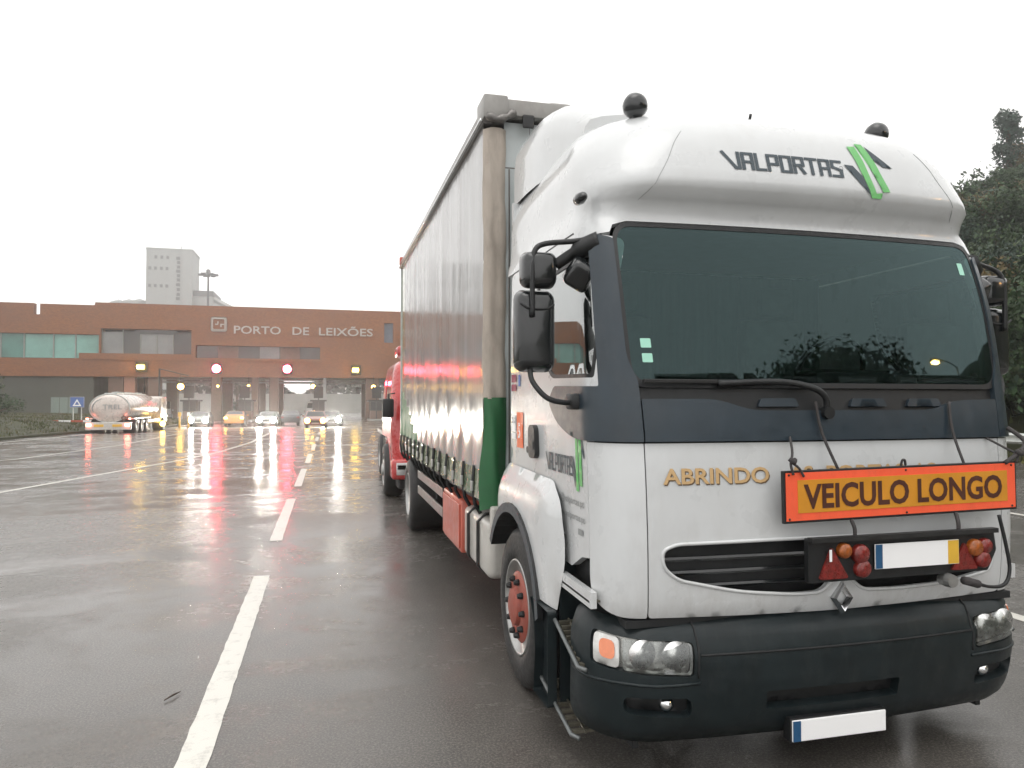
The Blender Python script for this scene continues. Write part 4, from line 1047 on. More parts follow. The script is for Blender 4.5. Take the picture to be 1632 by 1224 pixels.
mk('number_plate', bx(1.20, 1.62, 12.90, 12.92, .60, .72, .003), 'plate_white', red)
mk('roof_spoiler', bx(1.30, 3.38, 13.9, 14.6, 2.66, 2.86, .06, seg=3), 'truck_red', red, smooth=True, auto=40)
for s in (-1, 1):
    X = lambda x: RX+s*(RX-x)*-1 if False else RX+s*(x-RX)*-1
    hx = RX+s*1.0
    mk('headlight', bx(hx-.14, hx+.14, 12.90, 12.95, .50, .70, .02), 'clear_lens', red, smooth=True, auto=40)
    mk('mirror', bx(RX+s*1.28-.10, RX+s*1.28+.10, 12.98, 13.12, 1.52, 1.85, .03), 'black', red, smooth=True, auto=40)
    mk('mirror_arm', tube(B(), [(RX+s*1.15, 13.25, 1.95), (RX+s*1.27, 13.05, 1.93), (RX+s*1.27, 13.05, 1.5)], .015, 6), 'black', red)
    mk('front_wing', tube(B(), [(RX+s*1.16, 14.1-.62*math.cos(PI*k/12), .5+.62*math.sin(PI*k/12)) for k in range(13)], .05, 6), 'truck_red', red, smooth=True)
    wheel('wheel', RX+s*1.23, 14.1, .5, -s, red, 'steel', nuts=0); wheel('wheel', RX+s*1.02, 18.2, .5, -s, red, 'steel', dual=True, nuts=0)
    mk('door_handle', bx(RX+s*1.215-.012, RX+s*1.215+.012, 14.9, 15.08, 1.35, 1.40), 'black', red)
bm = B(); [box(bm, RX+x-.05, RX+x+.05, 13.5, 19.8, .7, .95) for x in (-.42, .42)]; box(bm, RX-1.0, RX+1.0, 15.6, 17.4, .5, .95); mk('chassis', bm, 'dark_metal', red)
mk('flat_bed', bx(RX-1.0, RX+1.0, 15.7, 19.9, .98, 1.10, .02), 'dark_metal', red)
for y in (16.2, 17.6): mk('side_locker', bx(RX-1.0, RX-.85, y, y+1.1, .5, .95, .02), 'dark_metal', red)
ORIGIN = Vector((0, 0, 0))

# ------------------------------------------------------------ port gate building
BY = 95.; GZ = -.5
ORIGIN = Vector((0, BY, GZ))
bld = thing('port_gate_building', 'long red brick gate building bridging the road lanes, lettered PORTO DE LEIXÕES', 'building', ORIGIN)
fac = lambda x, z: (x, BY, z)
bot = 4.85
outl = [(-60, bot-.15), (-26.4, bot-.1), (30, bot), (30, 13.45), (-26.45, 13.5), (-26.5, 13.15), (-32.2, 13.15), (-32.2, 11.9), (-32.85, 11.9), (-32.85, 13.2), (-60, 13.2)]
openA = [(-41.5, 6.85), (-28.1, 6.85), (-28.1, 7.5), (-26.0, 7.5), (-26.0, 9.7), (-41.5, 9.7)]
openB = [(-25.85, 7.5), (-15.9, 7.5), (-15.9, 10.45), (-25.85, 10.45)]
openC = [(-15.4, 7.1), (-.8, 7.1), (-.8, 8.65), (-15.4, 8.65)]
openD = [(7.2, 9.4), (8.35, 9.4), (8.35, 11.95), (7.2, 11.95)]
openE = [(-58, 6.85), (-45, 6.85), (-45, 9.7), (-58, 9.7)]
patch('brick_wall', outl, fac, 'brick', bld, holes=[openA, openB, openC, openD, openE], step=3, thick=.9, smooth=False)
def bw_(nm, x0, x1, y0, y1, z0, z1, mat, par=None): return mk(nm, bx(x0, x1, BY+y0, BY+y1, z0, z1), mat, par or bld)
bw_('roof_slab', -60, 30, .9, 14, 11.6, 12.0, 'concrete'); bw_('soffit', -60, 30, .9, 14, 4.9, 5.2, 'concrete')
bw_('rear_wall', -60, 30, 13.6, 14, 5.2, 12.8, 'brick'); bw_('end_wall', 29.6, 30, .9, 13.6, 5.2, 11.6, 'brick')
bw_('sill_course', -28.0, -.5, -.12, -.005, 6.75, 6.98, 'brick')
wA = bw_('window_band', -41.5, -26, .5, .55, 6.85, 9.7, 'win_dark')
for a, b, m in ((-41.4, -36.3, 'win_green'), (-36.2, -33.9, 'win_green'), (-33.85, -30.9, 'win_pale'), (-30.8, -28.6, 'win_pale'), (-28.5, -26.1, 'win_pale')):
    bw_('pane', a, b, .40, .44, 6.9, 9.65, m, wA)
for x in (-36.25, -33.87, -30.85, -28.55, -26.05): bw_('mullion', x-.07, x+.07, .3, .40, 6.85, 9.7, 'mullion', wA)
wE = bw_('window_band', -58, -45, .5, .55, 6.85, 9.7, 'win_dark')
for k in range(4): bw_('pane', -57.9+3.25*k, -54.8+3.25*k, .40, .44, 6.9, 9.65, 'win_green', wE)
wB = bw_('window_band', -25.85, -15.9, 2.0, 2.05, 7.5, 10.45, 'win_dark')
for a, b, m in ((-25.8, -23.6, 'win_grey'), (-23.5, -21.7, 'win_dark'), (-21.6, -19.9, 'win_grey'), (-19.8, -18.1, 'win_grey'), (-18.0, -15.95, 'win_dark')):
    bw_('pane', a, b, .60, .64, 7.55, 10.1, m, wB)
for x in (-25.82, -23.55, -21.65, -19.85, -18.05, -15.93): bw_('mullion', x-.05, x+.05, .5, .60, 7.5, 10.45, 'mullion', wB)
bw_('blind_box', -22.3, -17.6, .45, .6, 9.9, 10.4, 'win_dark', wB)
wC = bw_('window_band', -15.4, -.8, .6, .65, 7.1, 8.65, 'win_dark')
for k in range(6): bw_('pane', -15.35+2.43*k, -13.0+2.43*k, .5, .54, 7.15, 8.6, ['win_dark', 'pillar', 'win_dark', 'win_grey', 'pillar', 'win_dark'][k], wC)
bw_('slit_window', 7.2, 8.35, .4, .45, 9.4, 11.95, 'grey_blue')
bw_('ground_floor_wall', -60, -26.6, .3, 12, GZ, 4.75, 'ground_wall')
gd = bw_('pale_door', -31.0, -28.2, .18, .29, GZ, 2.3, 'pale_panel')
for x in (-30.1, -29.2): bw_('door_joint', x-.02, x+.02, .15, .175, GZ, 2.3, 'ground_wall', gd)
lg = mk('port_emblem', bx(-13.7, -11.85, BY-.18, BY-.03, 10.35, 12.15, .25, seg=3), 'letter', bld)
mk('emblem_field', bx(-13.4, -12.15, BY-.22, BY-.185, 10.65, 11.85, .12, seg=2), 'brick', lg)
for (x0, x1, z0, z1) in ((-13.2, -12.85, 11.15, 11.3), (-12.6, -12.0, 11.15, 11.3), (-12.95, -12.8, 11.3, 11.6), (-12.6, -12.45, 10.9, 11.15)): mk('emblem_bar', bx(x0, x1, BY-.26, BY-.225, z0, z1), 'letter', lg)
for tx, x0, x1 in (('PORTO', -11.05, -5.55), ('DE', -4.15, -2.15), ('LEIXÕES', -.95, 5.75)):
    h = .98 if tx != 'LEIXÕES' else 1.22
    lettering('wall_lettering', tx, lambda u, v, x0=x0: (x0+u, BY-.03, 10.15+v), x1-x0, h, 'letter', bld, bold=.01, depth=(0, -.12, 0))
for x0, x1, m in ((-25.1, -23.5, 'pillar'), (-23.4, -22.2, 'pillar_orange'), (-20.8, -19.4, 'pillar'), (-13.7, -12.5, 'pillar'), (-9.0, -8.2, 'pillar'), (-6.9, -5.8, 'pillar'), (-.45, .0, 'booth'), (4.9, 6.6, 'pillar'), (13, 14.5, 'pillar'), (22, 23.5, 'pillar')):
    mk('pillar', bx(x0, x1, BY+.5, BY+1.7, GZ, 4.9, .05), m, bld)
    mk('pillar', bx(x0, x1, BY+11, BY+12.2, GZ, 4.9, .05), m, bld)
bw_('ceiling_strip', -22, 12, 5.9, 6.2, 4.55, 4.7, 'booth'); bw_('ceiling_strip', -22, 12, 11, 11.3, 4.3, 4.55, 'booth')
ORIGIN = Vector((0, 0, 0))
# gate signals on the brick wall, above the lanes
SG = 'lane signals on the brick wall'
for x, z, m, lab, sh in ((-21.35, 5.9, 'em_yellow', 'yellow lane signal box above the tanker truck', 0), (-13.0, 5.8, 'em_red', 'red lane signal above the leftmost oncoming headlights', 1), (-4.75, 5.85, 'em_red', 'red lane signal below the word PORTO', 1), (3.65, 5.8, 'em_yellow', 'small yellow lane signal nearest the red truck', 0)):
    ORIGIN = Vector((x, BY-.3, z))
    t = thing('lane_signal', lab, 'signal', ORIGIN, group=SG)
    mk('housing', bx(x-.62, x+.62, BY-.3, BY-.02, z-.6, z+.6, .06), 'black', t)
    if sh: mk('lamp_face', lathe(B(), [(.48, 0), (.46, -.03), (.001, -.05)], 20, 'Y', (x, BY-.31, z)), m, t)
    else: mk('lamp_face', tube(B(), [(x-.42, BY-.34, z), (x+.3, BY-.34, z)], .27, 6), m, t)
    mk('visor', bx(x-.62, x+.62, BY-.7, BY-.3, z+.6, z+.64), 'black', t)
ORIGIN = Vector((0, 0, 0))
# booths and islands
BG = 'toll booths under the gate building'
BL = [(-15.2, 'dark toll booth just right of the first pillars'), (-9.2, 'dark toll booth between the two left headlight cars'), (-.9, 'dark toll booth behind the middle of the gate'), (5.9, 'dark toll booth beside the red truck')]
for k, (x, lab) in enumerate(BL):
    ORIGIN = Vector((x, 91, GZ))
    t = thing('toll_booth', lab, 'booth', ORIGIN, group=BG)
    mk('base', bx(x-.9, x+.9, 89.5, 93.5, GZ, GZ+.18, .03), 'concrete', t)
    mk('cabin_wall', bx(x-.7, x+.7, 90, 92.8, GZ+.18, GZ+1.2), 'pillar', t)
    mk('cabin_glass', bx(x-.66, x+.66, 90.04, 92.76, GZ+1.2, GZ+2.3), 'win_dark', t)
    for cx_ in (-.67, .67):
        for cy_ in (90.03, 92.77): mk('corner_post', bx(x+cx_-.04, x+cx_+.04, cy_-.04, cy_+.04, GZ+1.2, GZ+2.3), 'dark_metal', t)
    mk('cabin_roof', bx(x-.95, x+.95, 89.7, 93.1, GZ+2.3, GZ+2.5, .03), 'dark_metal', t)
    mk('card_reader', bx(x-.55, x+.55, 89.6, 89.9, GZ+2.7, GZ+4.1, .05), 'black', t)
    mk('reader_post', bx(x-.06, x+.06, 89.7, 89.8, GZ+.18, GZ+2.7), 'dark_metal', t)
LG = 'orange lamps under the gate beam'
for x, y, z, lab in ((-16.15, 90, 3.5, 'large orange lamp glowing left of the first headlights'), (-1.55, 90, 3.6, 'orange lamp hanging right of the middle gate post'), (5.55, 90, 3.55, 'orange lamp glowing beside the red truck'), (-12.3, 91, 3.6, 'faint orange lamp behind the first red signal'), (-8.9, 91, 3.65, 'tiny orange lamp above the second booth')):
    ORIGIN = Vector((x, y, z))
    t = thing('gate_lamp', lab, 'lamp', ORIGIN, group=LG); r = .34 if lab[0] == 'l' else (.24 if lab[0] == 'o' else .12)
    mk('lamp_body', lathe(B(), [(r*.9, .02), (r, -.02), (r*.7, -r*.5), (.001, -r*.6)], 16, 'Y', (x, y, z)), 'em_orange', t, smooth=True)
    mk('lamp_hood', bx(x-r*1.3, x+r*1.3, y+.03, y+.25, z-r*.6, z+r*1.3, .04), 'dark_metal', t)
    mk('drop_rod', bx(x-.03, x+.03, y+.1, y+.16, z+r, 4.9), 'dark_metal', t)
ORIGIN = Vector((0, 0, 0))
# barriers, signs, posts
def post(name, lab, cat, x, y, h, r, mat='dark_metal', group=None):
    o = mk(name, tube(B(), [(0, 0, 0), (0, 0, h)], [r, r*.75], 8), mat, None, smooth=True, auto=50); o.location = (x, y, gz(x, y)); return props(o, lab, cat, group)
ORIGIN = Vector((-14.3, 70, gz(0, 70)))
t = thing('camera_pole', 'thin grey pole with bent arm standing right of the tanker truck', 'pole', ORIGIN)
mk('shaft', tube(B(), [(-14.3, 70, -1.2), (-14.3, 70, 4.7)], .08, 8), 'dark_metal', t)
mk('arm', tube(B(), [(-14.3, 70, 4.7), (-11.9, 70, 4.1)], .05, 6), 'dark_metal', t)
ORIGIN = Vector((-17.8, 60, 0))
t = thing('warning_sign', 'blue square road sign with a white triangle before the grey wall', 'sign', ORIGIN)
mk('sign_panel', bx(-18.3, -17.35, 60, 60.05, 1.36, 2.15, .02), 'sticker_blue', t)
for nm, s_, m, o in (('white_triangle', .30, 'plate_white', -.01), ('inner_triangle', .15, 'sticker_blue', -.02)):
    vs = [(-17.825+s_*a, 60+o, 1.70+s_*b-(.0 if s_ > .2 else .02)) for a, b in ((-1, -.8), (1, -.8), (0, .95))]; mk(nm, (vs, [(0, 1, 2)]), m, t)
mk('sign_border', tube(B(), [(-18.28, 59.99, 1.38), (-17.37, 59.99, 1.38), (-17.37, 59.99, 2.13), (-18.28, 59.99, 2.13)], .018, 4, closed=True), 'letter', t)
for x in (-18.1, -17.55): mk('sign_post', tube(B(), [(x, 60.08, -.9), (x, 60.08, 2.1)], .04, 6), 'galv', t)
ORIGIN = Vector((-18, 56, -.2))
t = thing('barrier_rail', 'low white and red barrier rail behind the tanker truck', 'barrier', ORIGIN)
for k in range(9): mk('rail_piece', bx(-20+k*.75, -19.25+k*.75-.01, 56, 56.08, .38, .52), 'plate_white' if k % 2 else 'toolbox_red', t)
for x in (-19.8, -17.2, -14.2): mk('rail_post', tube(B(), [(x, 56.1, -.6), (x, 56.1, .4)], .04, 6), 'galv', t)
for k, (x, y, m, lab) in enumerate(((-13.2, 62, 'em_yellow', 'small lit yellow bollard right of the tanker'), (-11.9, 66, 'plate_yellow', 'yellow lane marker post near the tanker'), (-11.2, 66, 'plate_white', 'white lane marker post near the first headlights'))):
    ORIGIN = Vector((x, y, gz(x, y)))
    t = thing('lane_marker', lab, 'bollard', ORIGIN); g = ORIGIN.z
    mk('marker_post', tube(B(), [(x, y, g), (x, y, g+1.3)], [.09, .06], 8), 'plate_yellow' if k else 'plate_white', t, smooth=True)
    mk('marker_head', bx(x-.12, x+.12, y-.06, y+.06, g+1.0, g+1.35, .02), m if k else 'plate_yellow', t)
ORIGIN = Vector((0, 0, 0))

# ------------------------------------------------------------ tanker truck
ORIGIN = Vector((-12.0, 46, -.08))
tk = thing('tanker_truck', 'pale tanker truck with lit tail lamps driving away on the left lane', 'tanker', ORIGIN)
def ell(bm, prof, cx_, cz_, ax, az, n=36):
    rings = []
    for s_, y in prof: rings.append([bm.verts.new((cx_+ax*s_*math.cos(2*PI*k/n), y, cz_+az*s_*math.sin(2*PI*k/n))) for k in range(n)])
    for a, b in zip(rings, rings[1:]):
        for k in range(n): bm.faces.new((a[k], a[(k+1) % n], b[(k+1) % n], b[k]))
    bm.faces.new(rings[0][::-1]); bm.faces.new(rings[-1]); bmesh.ops.recalc_face_normals(bm, faces=bm.faces); return bm
M['tank_shell'] = pbr('tank_shell', (.62, .55, .50), .28, .25, .06, 1, coat=.6, dirt=.3)
mk('tank', ell(B(), [(.4, 45.98), (.7, 46.0), (.93, 46.08), (1, 46.22), (1, 53.4), (.93, 53.6), (.7, 53.75)], -12.02, 1.42, 1.08, .84), 'tank_shell', tk, smooth=True, auto=60)
mk('tank_rim', tube(B(), [(-12.02+1.05*math.cos(2*PI*k/36), 46.1, 1.42+.815*math.sin(2*PI*k/36)) for k in range(36)], .03, 6, closed=True), 'galv', tk, smooth=True)
mk('tank_arc', tube(B(), [(-12.02+.88*math.cos(R(a)), 45.97+.06, 1.42+.6*math.sin(R(a))) for a in range(115, 205, 8)], .035, 5), 'ink_grey', tk)
lettering('tank_lettering', 'TREL', lambda u, v: (-12.35+u, 45.965, 1.36+v), 1.0, .26, 'ink_grey', tk, bold=.01)
mk('hazard_plate', diamond(-11.25, 46.0, .85, .18, .18, .01), 'pillar', tk)
mk('catwalk', bx(-12.35, -11.7, 46.3, 53.3, 2.24, 2.30), 'galv', tk)
for y in (47.5, 49.8, 52.1): mk('manhole', lathe(B(), [(.3, 0), (.3, .12), (.001, .14)], 16, 'Z', (-12.0, y, 2.24)), 'galv', tk)
mk('rear_bumper', bx(-13.2, -10.85, 45.85, 46.1, .18, .62, .03), 'tank_white', tk)
for x0, x1 in ((-12.75, -12.25), (-11.8, -11.3)): mk('bumper_plate', bx(x0, x1, 45.83, 45.85, .36, .50), 'plate_yellow', tk)
for x in (-13.02, -11.02): mk('tail_lamp', bx(x-.12, x+.12, 45.80, 45.85, .38, .54, .02), 'em_tail', tk)
for x in (-13.12, -10.92): mk('marker_lamp', bx(x-.05, x+.05, 45.9, 45.95, .78, .86), 'em_tail', tk)
mk('chassis', bx(-12.6, -11.4, 46.1, 58, .35, .62), 'dark_metal', tk)
mk('side_marker', lathe(B(), [(.16, 0), (.12, -.05), (.001, -.07)], 12, 'Y', (-10.78, 53.9, .30)), 'em_yellow', tk)
mk('side_skirt', bx(-10.96, -10.9, 47.0, 53.5, .50, .66), 'tank_shell', tk)
for y in (47.2, 48.5, 49.8, 54.6):
    for s, x in ((1, -13.15), (-1, -10.88)): wheel('wheel', x, y, .36-(.1 if y > 54 else 0), s, tk, 'steel', rr=.45, nuts=0, dual=True)
for x in (-13.1, -10.9): mk('fender_rear', bx(x-.12, x+.12, 46.4, 50.4, .78, .84), 'galv', tk)
mk('cab', bx(-13.1, -10.95, 54.1, 56.2, .3, 2.15, .18, seg=3), 'tank_shell', tk, smooth=True, auto=40)
for x in (-13.25, -10.75): mk('cab_mirror', bx(x-.1, x+.1, 55.6, 55.7, 1.3, 1.8, .03), 'black', tk)
ORIGIN = Vector((0, 0, 0))

# ------------------------------------------------------------ cars
CARPROF = [(-2.05, .30), (-2.08, .62), (-2.0, .80), (-1.0, .95), (-.35, 1.38), (.55, 1.42), (1.35, 1.10), (1.95, .98), (2.08, .75), (2.05, .30)]
def car(label, x, y, rot, mat, lights=None, tails=None, sc_=1, group='cars coming through the port gate', van=False):
    g = gz(x, y)
    t = thing('car', label, 'car', (x, y, g), rot, group); t.scale = (sc_,)*3
    prof = CARPROF if not van else [(-2.1, .3), (-2.15, .7), (-2.05, .95), (-1.5, 1.15), (-1.0, 1.75), (2.0, 1.85), (2.1, 1.7), (2.1, .3)]
    bm = B(); L = []
    for w, sgn in ((.86, -1), (.86, 1)):
        L.append([bm.verts.new((sgn*(w if z < .98 else w*(1-.22*(z-.95)/.45)), y_, z)) for y_, z in prof])
    bm.faces.new(L[0]); bm.faces.new(L[1][::-1]); n = len(prof)
    for k in range(n): bm.faces.new((L[0][k], L[1][k], L[1][(k+1) % n], L[0][(k+1) % n]))
    bmesh.ops.recalc_face_normals(bm, faces=bm.faces)
    bmesh.ops.bevel(bm, geom=bm.edges[:], offset=.06, segments=3, affect='EDGES')
    mk('body', bm, mat, t, smooth=True, auto=50)
    def pane(nm, pts): mk(nm, (pts, [tuple(range(len(pts)))]), 'win_dark', t)
    if not van:
        pane('windscreen', [(-.72, -.97, .99), (.72, -.97, .99), (.60, -.42, 1.35), (-.60, -.42, 1.35)])
        pane('rear_window', [(.70, 1.33, 1.135), (-.70, 1.33, 1.135), (-.6, .68, 1.40), (.6, .68, 1.40)])
        for s in (-1, 1): pane('side_window', [(s*.865, -.75, 1.0), (s*.865, 1.1, 1.0), (s*.77, .6, 1.34), (s*.77, -.35, 1.33)][::s])
    else:
        pane('windscreen', [(-.74, -1.50, 1.18), (.74, -1.50, 1.18), (.62, -1.07, 1.68), (-.62, -1.07, 1.68)])
        for s in (-1, 1): pane('side_window', [(s*.82, -1.2, 1.15), (s*.82, 0, 1.15), (s*.72, 0, 1.6), (s*.72, -.95, 1.6)][::s])
    mk('grille', bx(-.4, .4, -2.10, -2.07, .5, .66), 'black', t); mk('number_plate', bx(-.26, .26, -2.12, -2.10, .36, .47), 'plate_white', t)
    mk('bumper', bx(-.84, .84, -2.13, -1.95, .28, .46, .04), mat, t)
    for s in (-1, 1):
        hl = mk('headlight', lathe(B(), [(.20, .02), (.20, -.03), (.001, -.05)], 18, 'Y', (s*.60, -2.10, .66)), lights or 'clear_lens', t, smooth=True)
        mk('tail_lamp', bx(s*.7-.12, s*.7+.12, 2.08, 2.11, .72, .88), tails or 'red_lens', t)
        mk('mirror', bx(s*.95-.08, s*.95+.08, -.75, -.65, .95, 1.07, .02), mat, t)
    for s in (-1, 1):
        for yy in (-1.3, 1.3):
            w = mk('wheel', lathe(B(), [(.001, -.02), (.18, -.02), (.2, -.03), (.30, -.02), (.31, .02), (.31, .16), (.2, .2)], 20, 'X', (s*.72+(0 if s < 0 else 0), yy, .31)), 'rubber', t, smooth=True, auto=40)
            mk('hubcap', lathe(B(), [(.001, -.03), (.17, -.02), (.18, .0)], 14, 'X', (s*.88 if s > 0 else -.885, yy, .31)), 'steel', w)
    return t
M['car_grey'] = pbr('car_grey', (.12, .125, .13), .3, .3, .03, coat=1); M['car_silver'] = pbr('car_silver', (.35, .35, .36), .3, .3, .03, coat=1); M['car_dark'] = pbr('car_dark', (.05, .055, .06), .3, .2, .03, coat=1)
M['car_orange'] = pbr('car_orange', (.50, .22, .06), .3, 0, .03, coat=1); M['car_brown'] = pbr('car_brown', (.20, .07, .05), .3, .1, .03, coat=1)
car('car with dazzling headlights on the left, nearest the tanker', -11.0, 71, R(2), 'car_dark', 'em_white')
car('car with dazzling headlights in the middle, below the second red signal', -5.15, 71, R(-2), 'car_grey', 'em_white')
car('car with dazzling headlights on the right, beside the red truck', .55, 69, R(-3), 'car_dark', 'em_white')
car('orange taxi-like car between the two left pairs of headlights', -8.2, 73, R(180), 'car_orange', 'clear_lens', 'em_orange')
car('dark car facing away just right of the middle headlights', -3.3, 74, R(180), 'car_dark')
car('reddish brown car with orange lamps left of the right-hand headlights', -.85, 62, R(0), 'car_brown', 'em_orange')
car('white van waiting beyond the gate behind the dark car', -1.6, 98, R(4), 'booth', van=True, sc_=1.25)
car('grey van at the far left lane beyond the first pillars', -20.0, 100, R(10), 'booth', van=True, sc_=1.2)

# ------------------------------------------------------------ silo, mast, things beyond
ORIGIN = Vector((-50.5, 260, GZ))
si = thing('silo_tower', 'tall pale concrete grain silo tower rising beyond the brick building', 'tower', ORIGIN)
def sbox(nm, x0, x1, y0, y1, z0, z1, mat='silo', par=None): return mk(nm, bx(x0, x1, y0, y1, z0, z1), mat, par or si)
tw = sbox('tower_shaft', -57.5, -43.5, 260, 274, GZ, 51.9)
sbox('stair_shaft', -46.2, -43.5, 259.2, 260, GZ, 51.6, 'silo')
sbox('roof_edge', -57.7, -43.3, 259.8, 274.2, 51.9, 52.4)
for zr, xs in ((49.3, (-54.6, -52.8, -51.0)), (45.6, (-56.4, -54.7, -52.9, -51.2)), (39.8, (-56.4, -54.7, -52.9, -51.2))):
    for x in xs:
        w_ = sbox('window', x-.42, x+.42, 259.9, 260, zr-.45, zr+.6, 'silo_dark', tw); 
for k, z in enumerate((49.2, 47.8, 46.3, 44.9, 43.4, 42.0, 40.4, 38.8, 37.2, 35.8)):
    sbox('shaft_grille', -48.4+(.25 if k % 3 else 0), -47.2, 259.9, 260, z-.45, z+.55, 'silo_dark', tw)
sbox('roof_mast', -47.4, -47.2, 262, 262.2, 52, 53.8, 'silo_dark')
sbox('silo_block', -43.5, -37.3, 262, 280, GZ, 37.2); sbox('silo_roof', -43.4, -37.1, 261.8, 280.2, 37.2, 39.0, 'silo_dark')
for k in range(3): mk('silo_cell', lathe(B(), [(2.6, 0), (2.6, 35.5), (.001, 36.5)], 20, 'Z', (-60.2-4.6*k*.8, 264+2*k, GZ)), 'silo', si, smooth=True, auto=40)
mk('conveyor', tube(B(), [(-37.3, 264, 36.5), (-31.5, 264, 33.5), (-26, 264, 30)], .9, 4), 'silo', si)
ORIGIN = Vector((-29.6, 200, GZ))
ms = thing('light_mast', 'tall floodlight mast with a ring of lamps right of the silo tower', 'light mast', ORIGIN)
mk('shaft', tube(B(), [(-29.6, 200, GZ), (-29.6, 200, 35)], [.45, .22], 10), 'silo_dark', ms)
mk('head_ring', lathe(B(), [(.5, 33.9), (.55, 34.4), (.5, 35.6), (.2, 35.8)], 12, 'Z', (-29.6, 200, 0)), 'silo_dark', ms)
for a in range(0, 360, 60):
    c, s_ = math.cos(R(a)), math.sin(R(a))
    f = mk('floodlight', bx(-29.6+1.9*c-.55, -29.6+1.9*c+.55, 200+1.9*s_-.4, 200+1.9*s_+.4, 34.1, 34.6, .05), 'silo_dark', ms)
    mk('lamp_bracket', tube(B(), [(-29.6, 200, 34.9), (-29.6+1.9*c, 200+1.9*s_, 34.6)], .08, 5), 'silo_dark', ms)
ORIGIN = Vector((0, 0, 0))
M['far_wood'] = foliage('far_wood', ((.03, .04, .035), (.045, .055, .045), (.07, .07, .055)), .1)
rnd = random.Random(9); bm = B()
for k in range(9000):
    x = rnd.uniform(-70, 60); h = 8+2.6*math.sin(x*.19)+2*math.sin(x*.43+1); z = GZ+h*rnd.random()**.6; y = 185+rnd.uniform(-3, 3)
    s = rnd.uniform(.5, 1.1); u = Vector((rnd.gauss(0, 1), rnd.gauss(0, 1), rnd.gauss(0, 1))).normalized(); w = u.cross(Vector((rnd.gauss(0, 1), rnd.gauss(0, 1), rnd.gauss(0, 1)))).normalized()
    p = Vector((x, y, z)); bm.faces.new([bm.verts.new(q) for q in (p-u*s, p+w*s*.6, p+u*s, p-w*s*.6)])
props(mk('far_wood', bm, 'far_wood'), 'hazy grey-green wood on the skyline seen through the gate openings', 'wood', kind='stuff')
wl = mk('retaining_wall', bx(-65, 60, 160, 161, GZ, 3.4), 'concrete'); props(wl, 'long pale concrete wall beyond the gate openings', 'wall')
ORIGIN = Vector((-9, 125, GZ))
for x, y, s, lab in ((-13.2, 118, .82, 'dark conifer seen through the gate behind the left headlights'),): 
    ORIGIN = Vector((0, 0, 0)); plant('conifer_tree', 'pine', 0, x, y, GZ, s, 'leaf_blue', lab, 'tree')
# ------------------------------------------------------------ guardrail on the right
ORIGIN = Vector((19.2, 16, 0))
gr = thing('guardrail', 'grey metal guardrail along the foot of the hillside on the right', 'guardrail', ORIGIN)
def wbeam(y0, y1, x=19.2, z=.74):
    pr = [(0, .155), (.03, .13), (.07, .09), (.03, .045), (0, .015), (0, -.015), (.03, -.045), (.07, -.09), (.03, -.13), (0, -.155)]
    vs = [(x-a, y, z+b) for y in (y0, y1) for a, b in pr]; n = len(pr)
    return vs, [(k, k+1, n+k+1, n+k) for k in range(n-1)]
for k in range(16):
    y = -20+4*k
    mk('rail_beam', wbeam(y, y+3.99), 'galv', gr); mk('rail_post', bx(19.24, 19.34, y, y+.08, -.1, .86), 'galv', gr)
ORIGIN = Vector((0, 0, 0))
# ------------------------------------------------------------ plants
rnd = random.Random(21)
def hp(px, Y, z=None):      # a point on the hillside
    return px, Y, hill_z(px, Y)
n = 0
specs = []
for k in range(330):
    y = rnd.uniform(12, 62); x = 21.5+rnd.random()**.9*36
    specs.append((x, y))
kinds = [('bush', 'bush', ('low', 'spreading', 'rounded')), ('round', 'tree', ('leafy', 'dense', 'loose'))]
cols = {'leaf_dark': 'dark green', 'leaf_brown': 'brownish', 'leaf_blue': 'blue-green'}
cnt = {}
for x, y in sorted(specs, key=lambda p: p[0]/p[1]):
    ang = math.degrees(math.atan2(x, y))-14.31
    if not 27.5 < ang < 38.5: continue
    kd = 'bush' if rnd.random() < .5 else 'round'; m = rnd.choice(['leaf_dark', 'leaf_dark', 'leaf_brown', 'leaf_blue'])
    s = rnd.uniform(1.7, 2.8) if kd == 'bush' else rnd.uniform(.75, 1.15)
    px = 816+1160*math.tan(R(ang)); d_ = y*.969+x*.247
    L_ = [(1400, 420), (1480, 385), (1520, 330), (1545, 295), (1565, 262), (1600, 238), (1632, 248), (1800, 190)]
    for (a0, b0), (a1, b1) in zip(L_, L_[1:]):
        if a0 <= px <= a1: yl = b0+(b1-b0)*(px-a0)/(a1-a0)
    room = 1.8+(640-yl-rnd.uniform(0, 25))*d_/1160-hill_z(x, y)
    s = min(s, room/(1.9 if kd == 'bush' else 5.7))
    if s < (.8 if kd == 'bush' else .55):
        continue
    zone = 'at the foot of' if x < 30 else ('halfway up' if x < 42 else 'near the top of')
    side = 'beside the cab' if ang < 32 else ('behind the right-hand mirror' if ang < 34 else 'by the right edge')
    sz_ = ('small' if s < 2.1 else 'large') if kd == 'bush' else ('short' if s < .95 else 'tall')
    kn = 'bush' if kd == 'bush' else 'tree'; kp = 'bushes' if kd == 'bush' else 'trees'
    lab = f"{sz_} {cols[m]} {kn} {zone} the hillside, {side}"
    plant('hillside_'+kn, kd, rnd.randrange(2), x, y, hill_z(x, y)-.2, s, m, lab, kn, f"{sz_} {cols[m]} {kp} {zone} the hillside, {side}", rot=rnd.uniform(0, 6))
plant('pine_tree', 'pine', 0, 46.3, 40.5, hill_z(46.3, 40.5)-2.3, 1.38, 'leaf_blue', 'tallest pine on the hillside, its pointed top against the white sky', 'tree')
plant('pine_tree', 'pine', 0, 50.0, 43, hill_z(50.0, 43)-2.0, 1.15, 'leaf_brown', 'smaller brown-tinged pine right of the tallest one on the hillside', 'tree', rot=2)
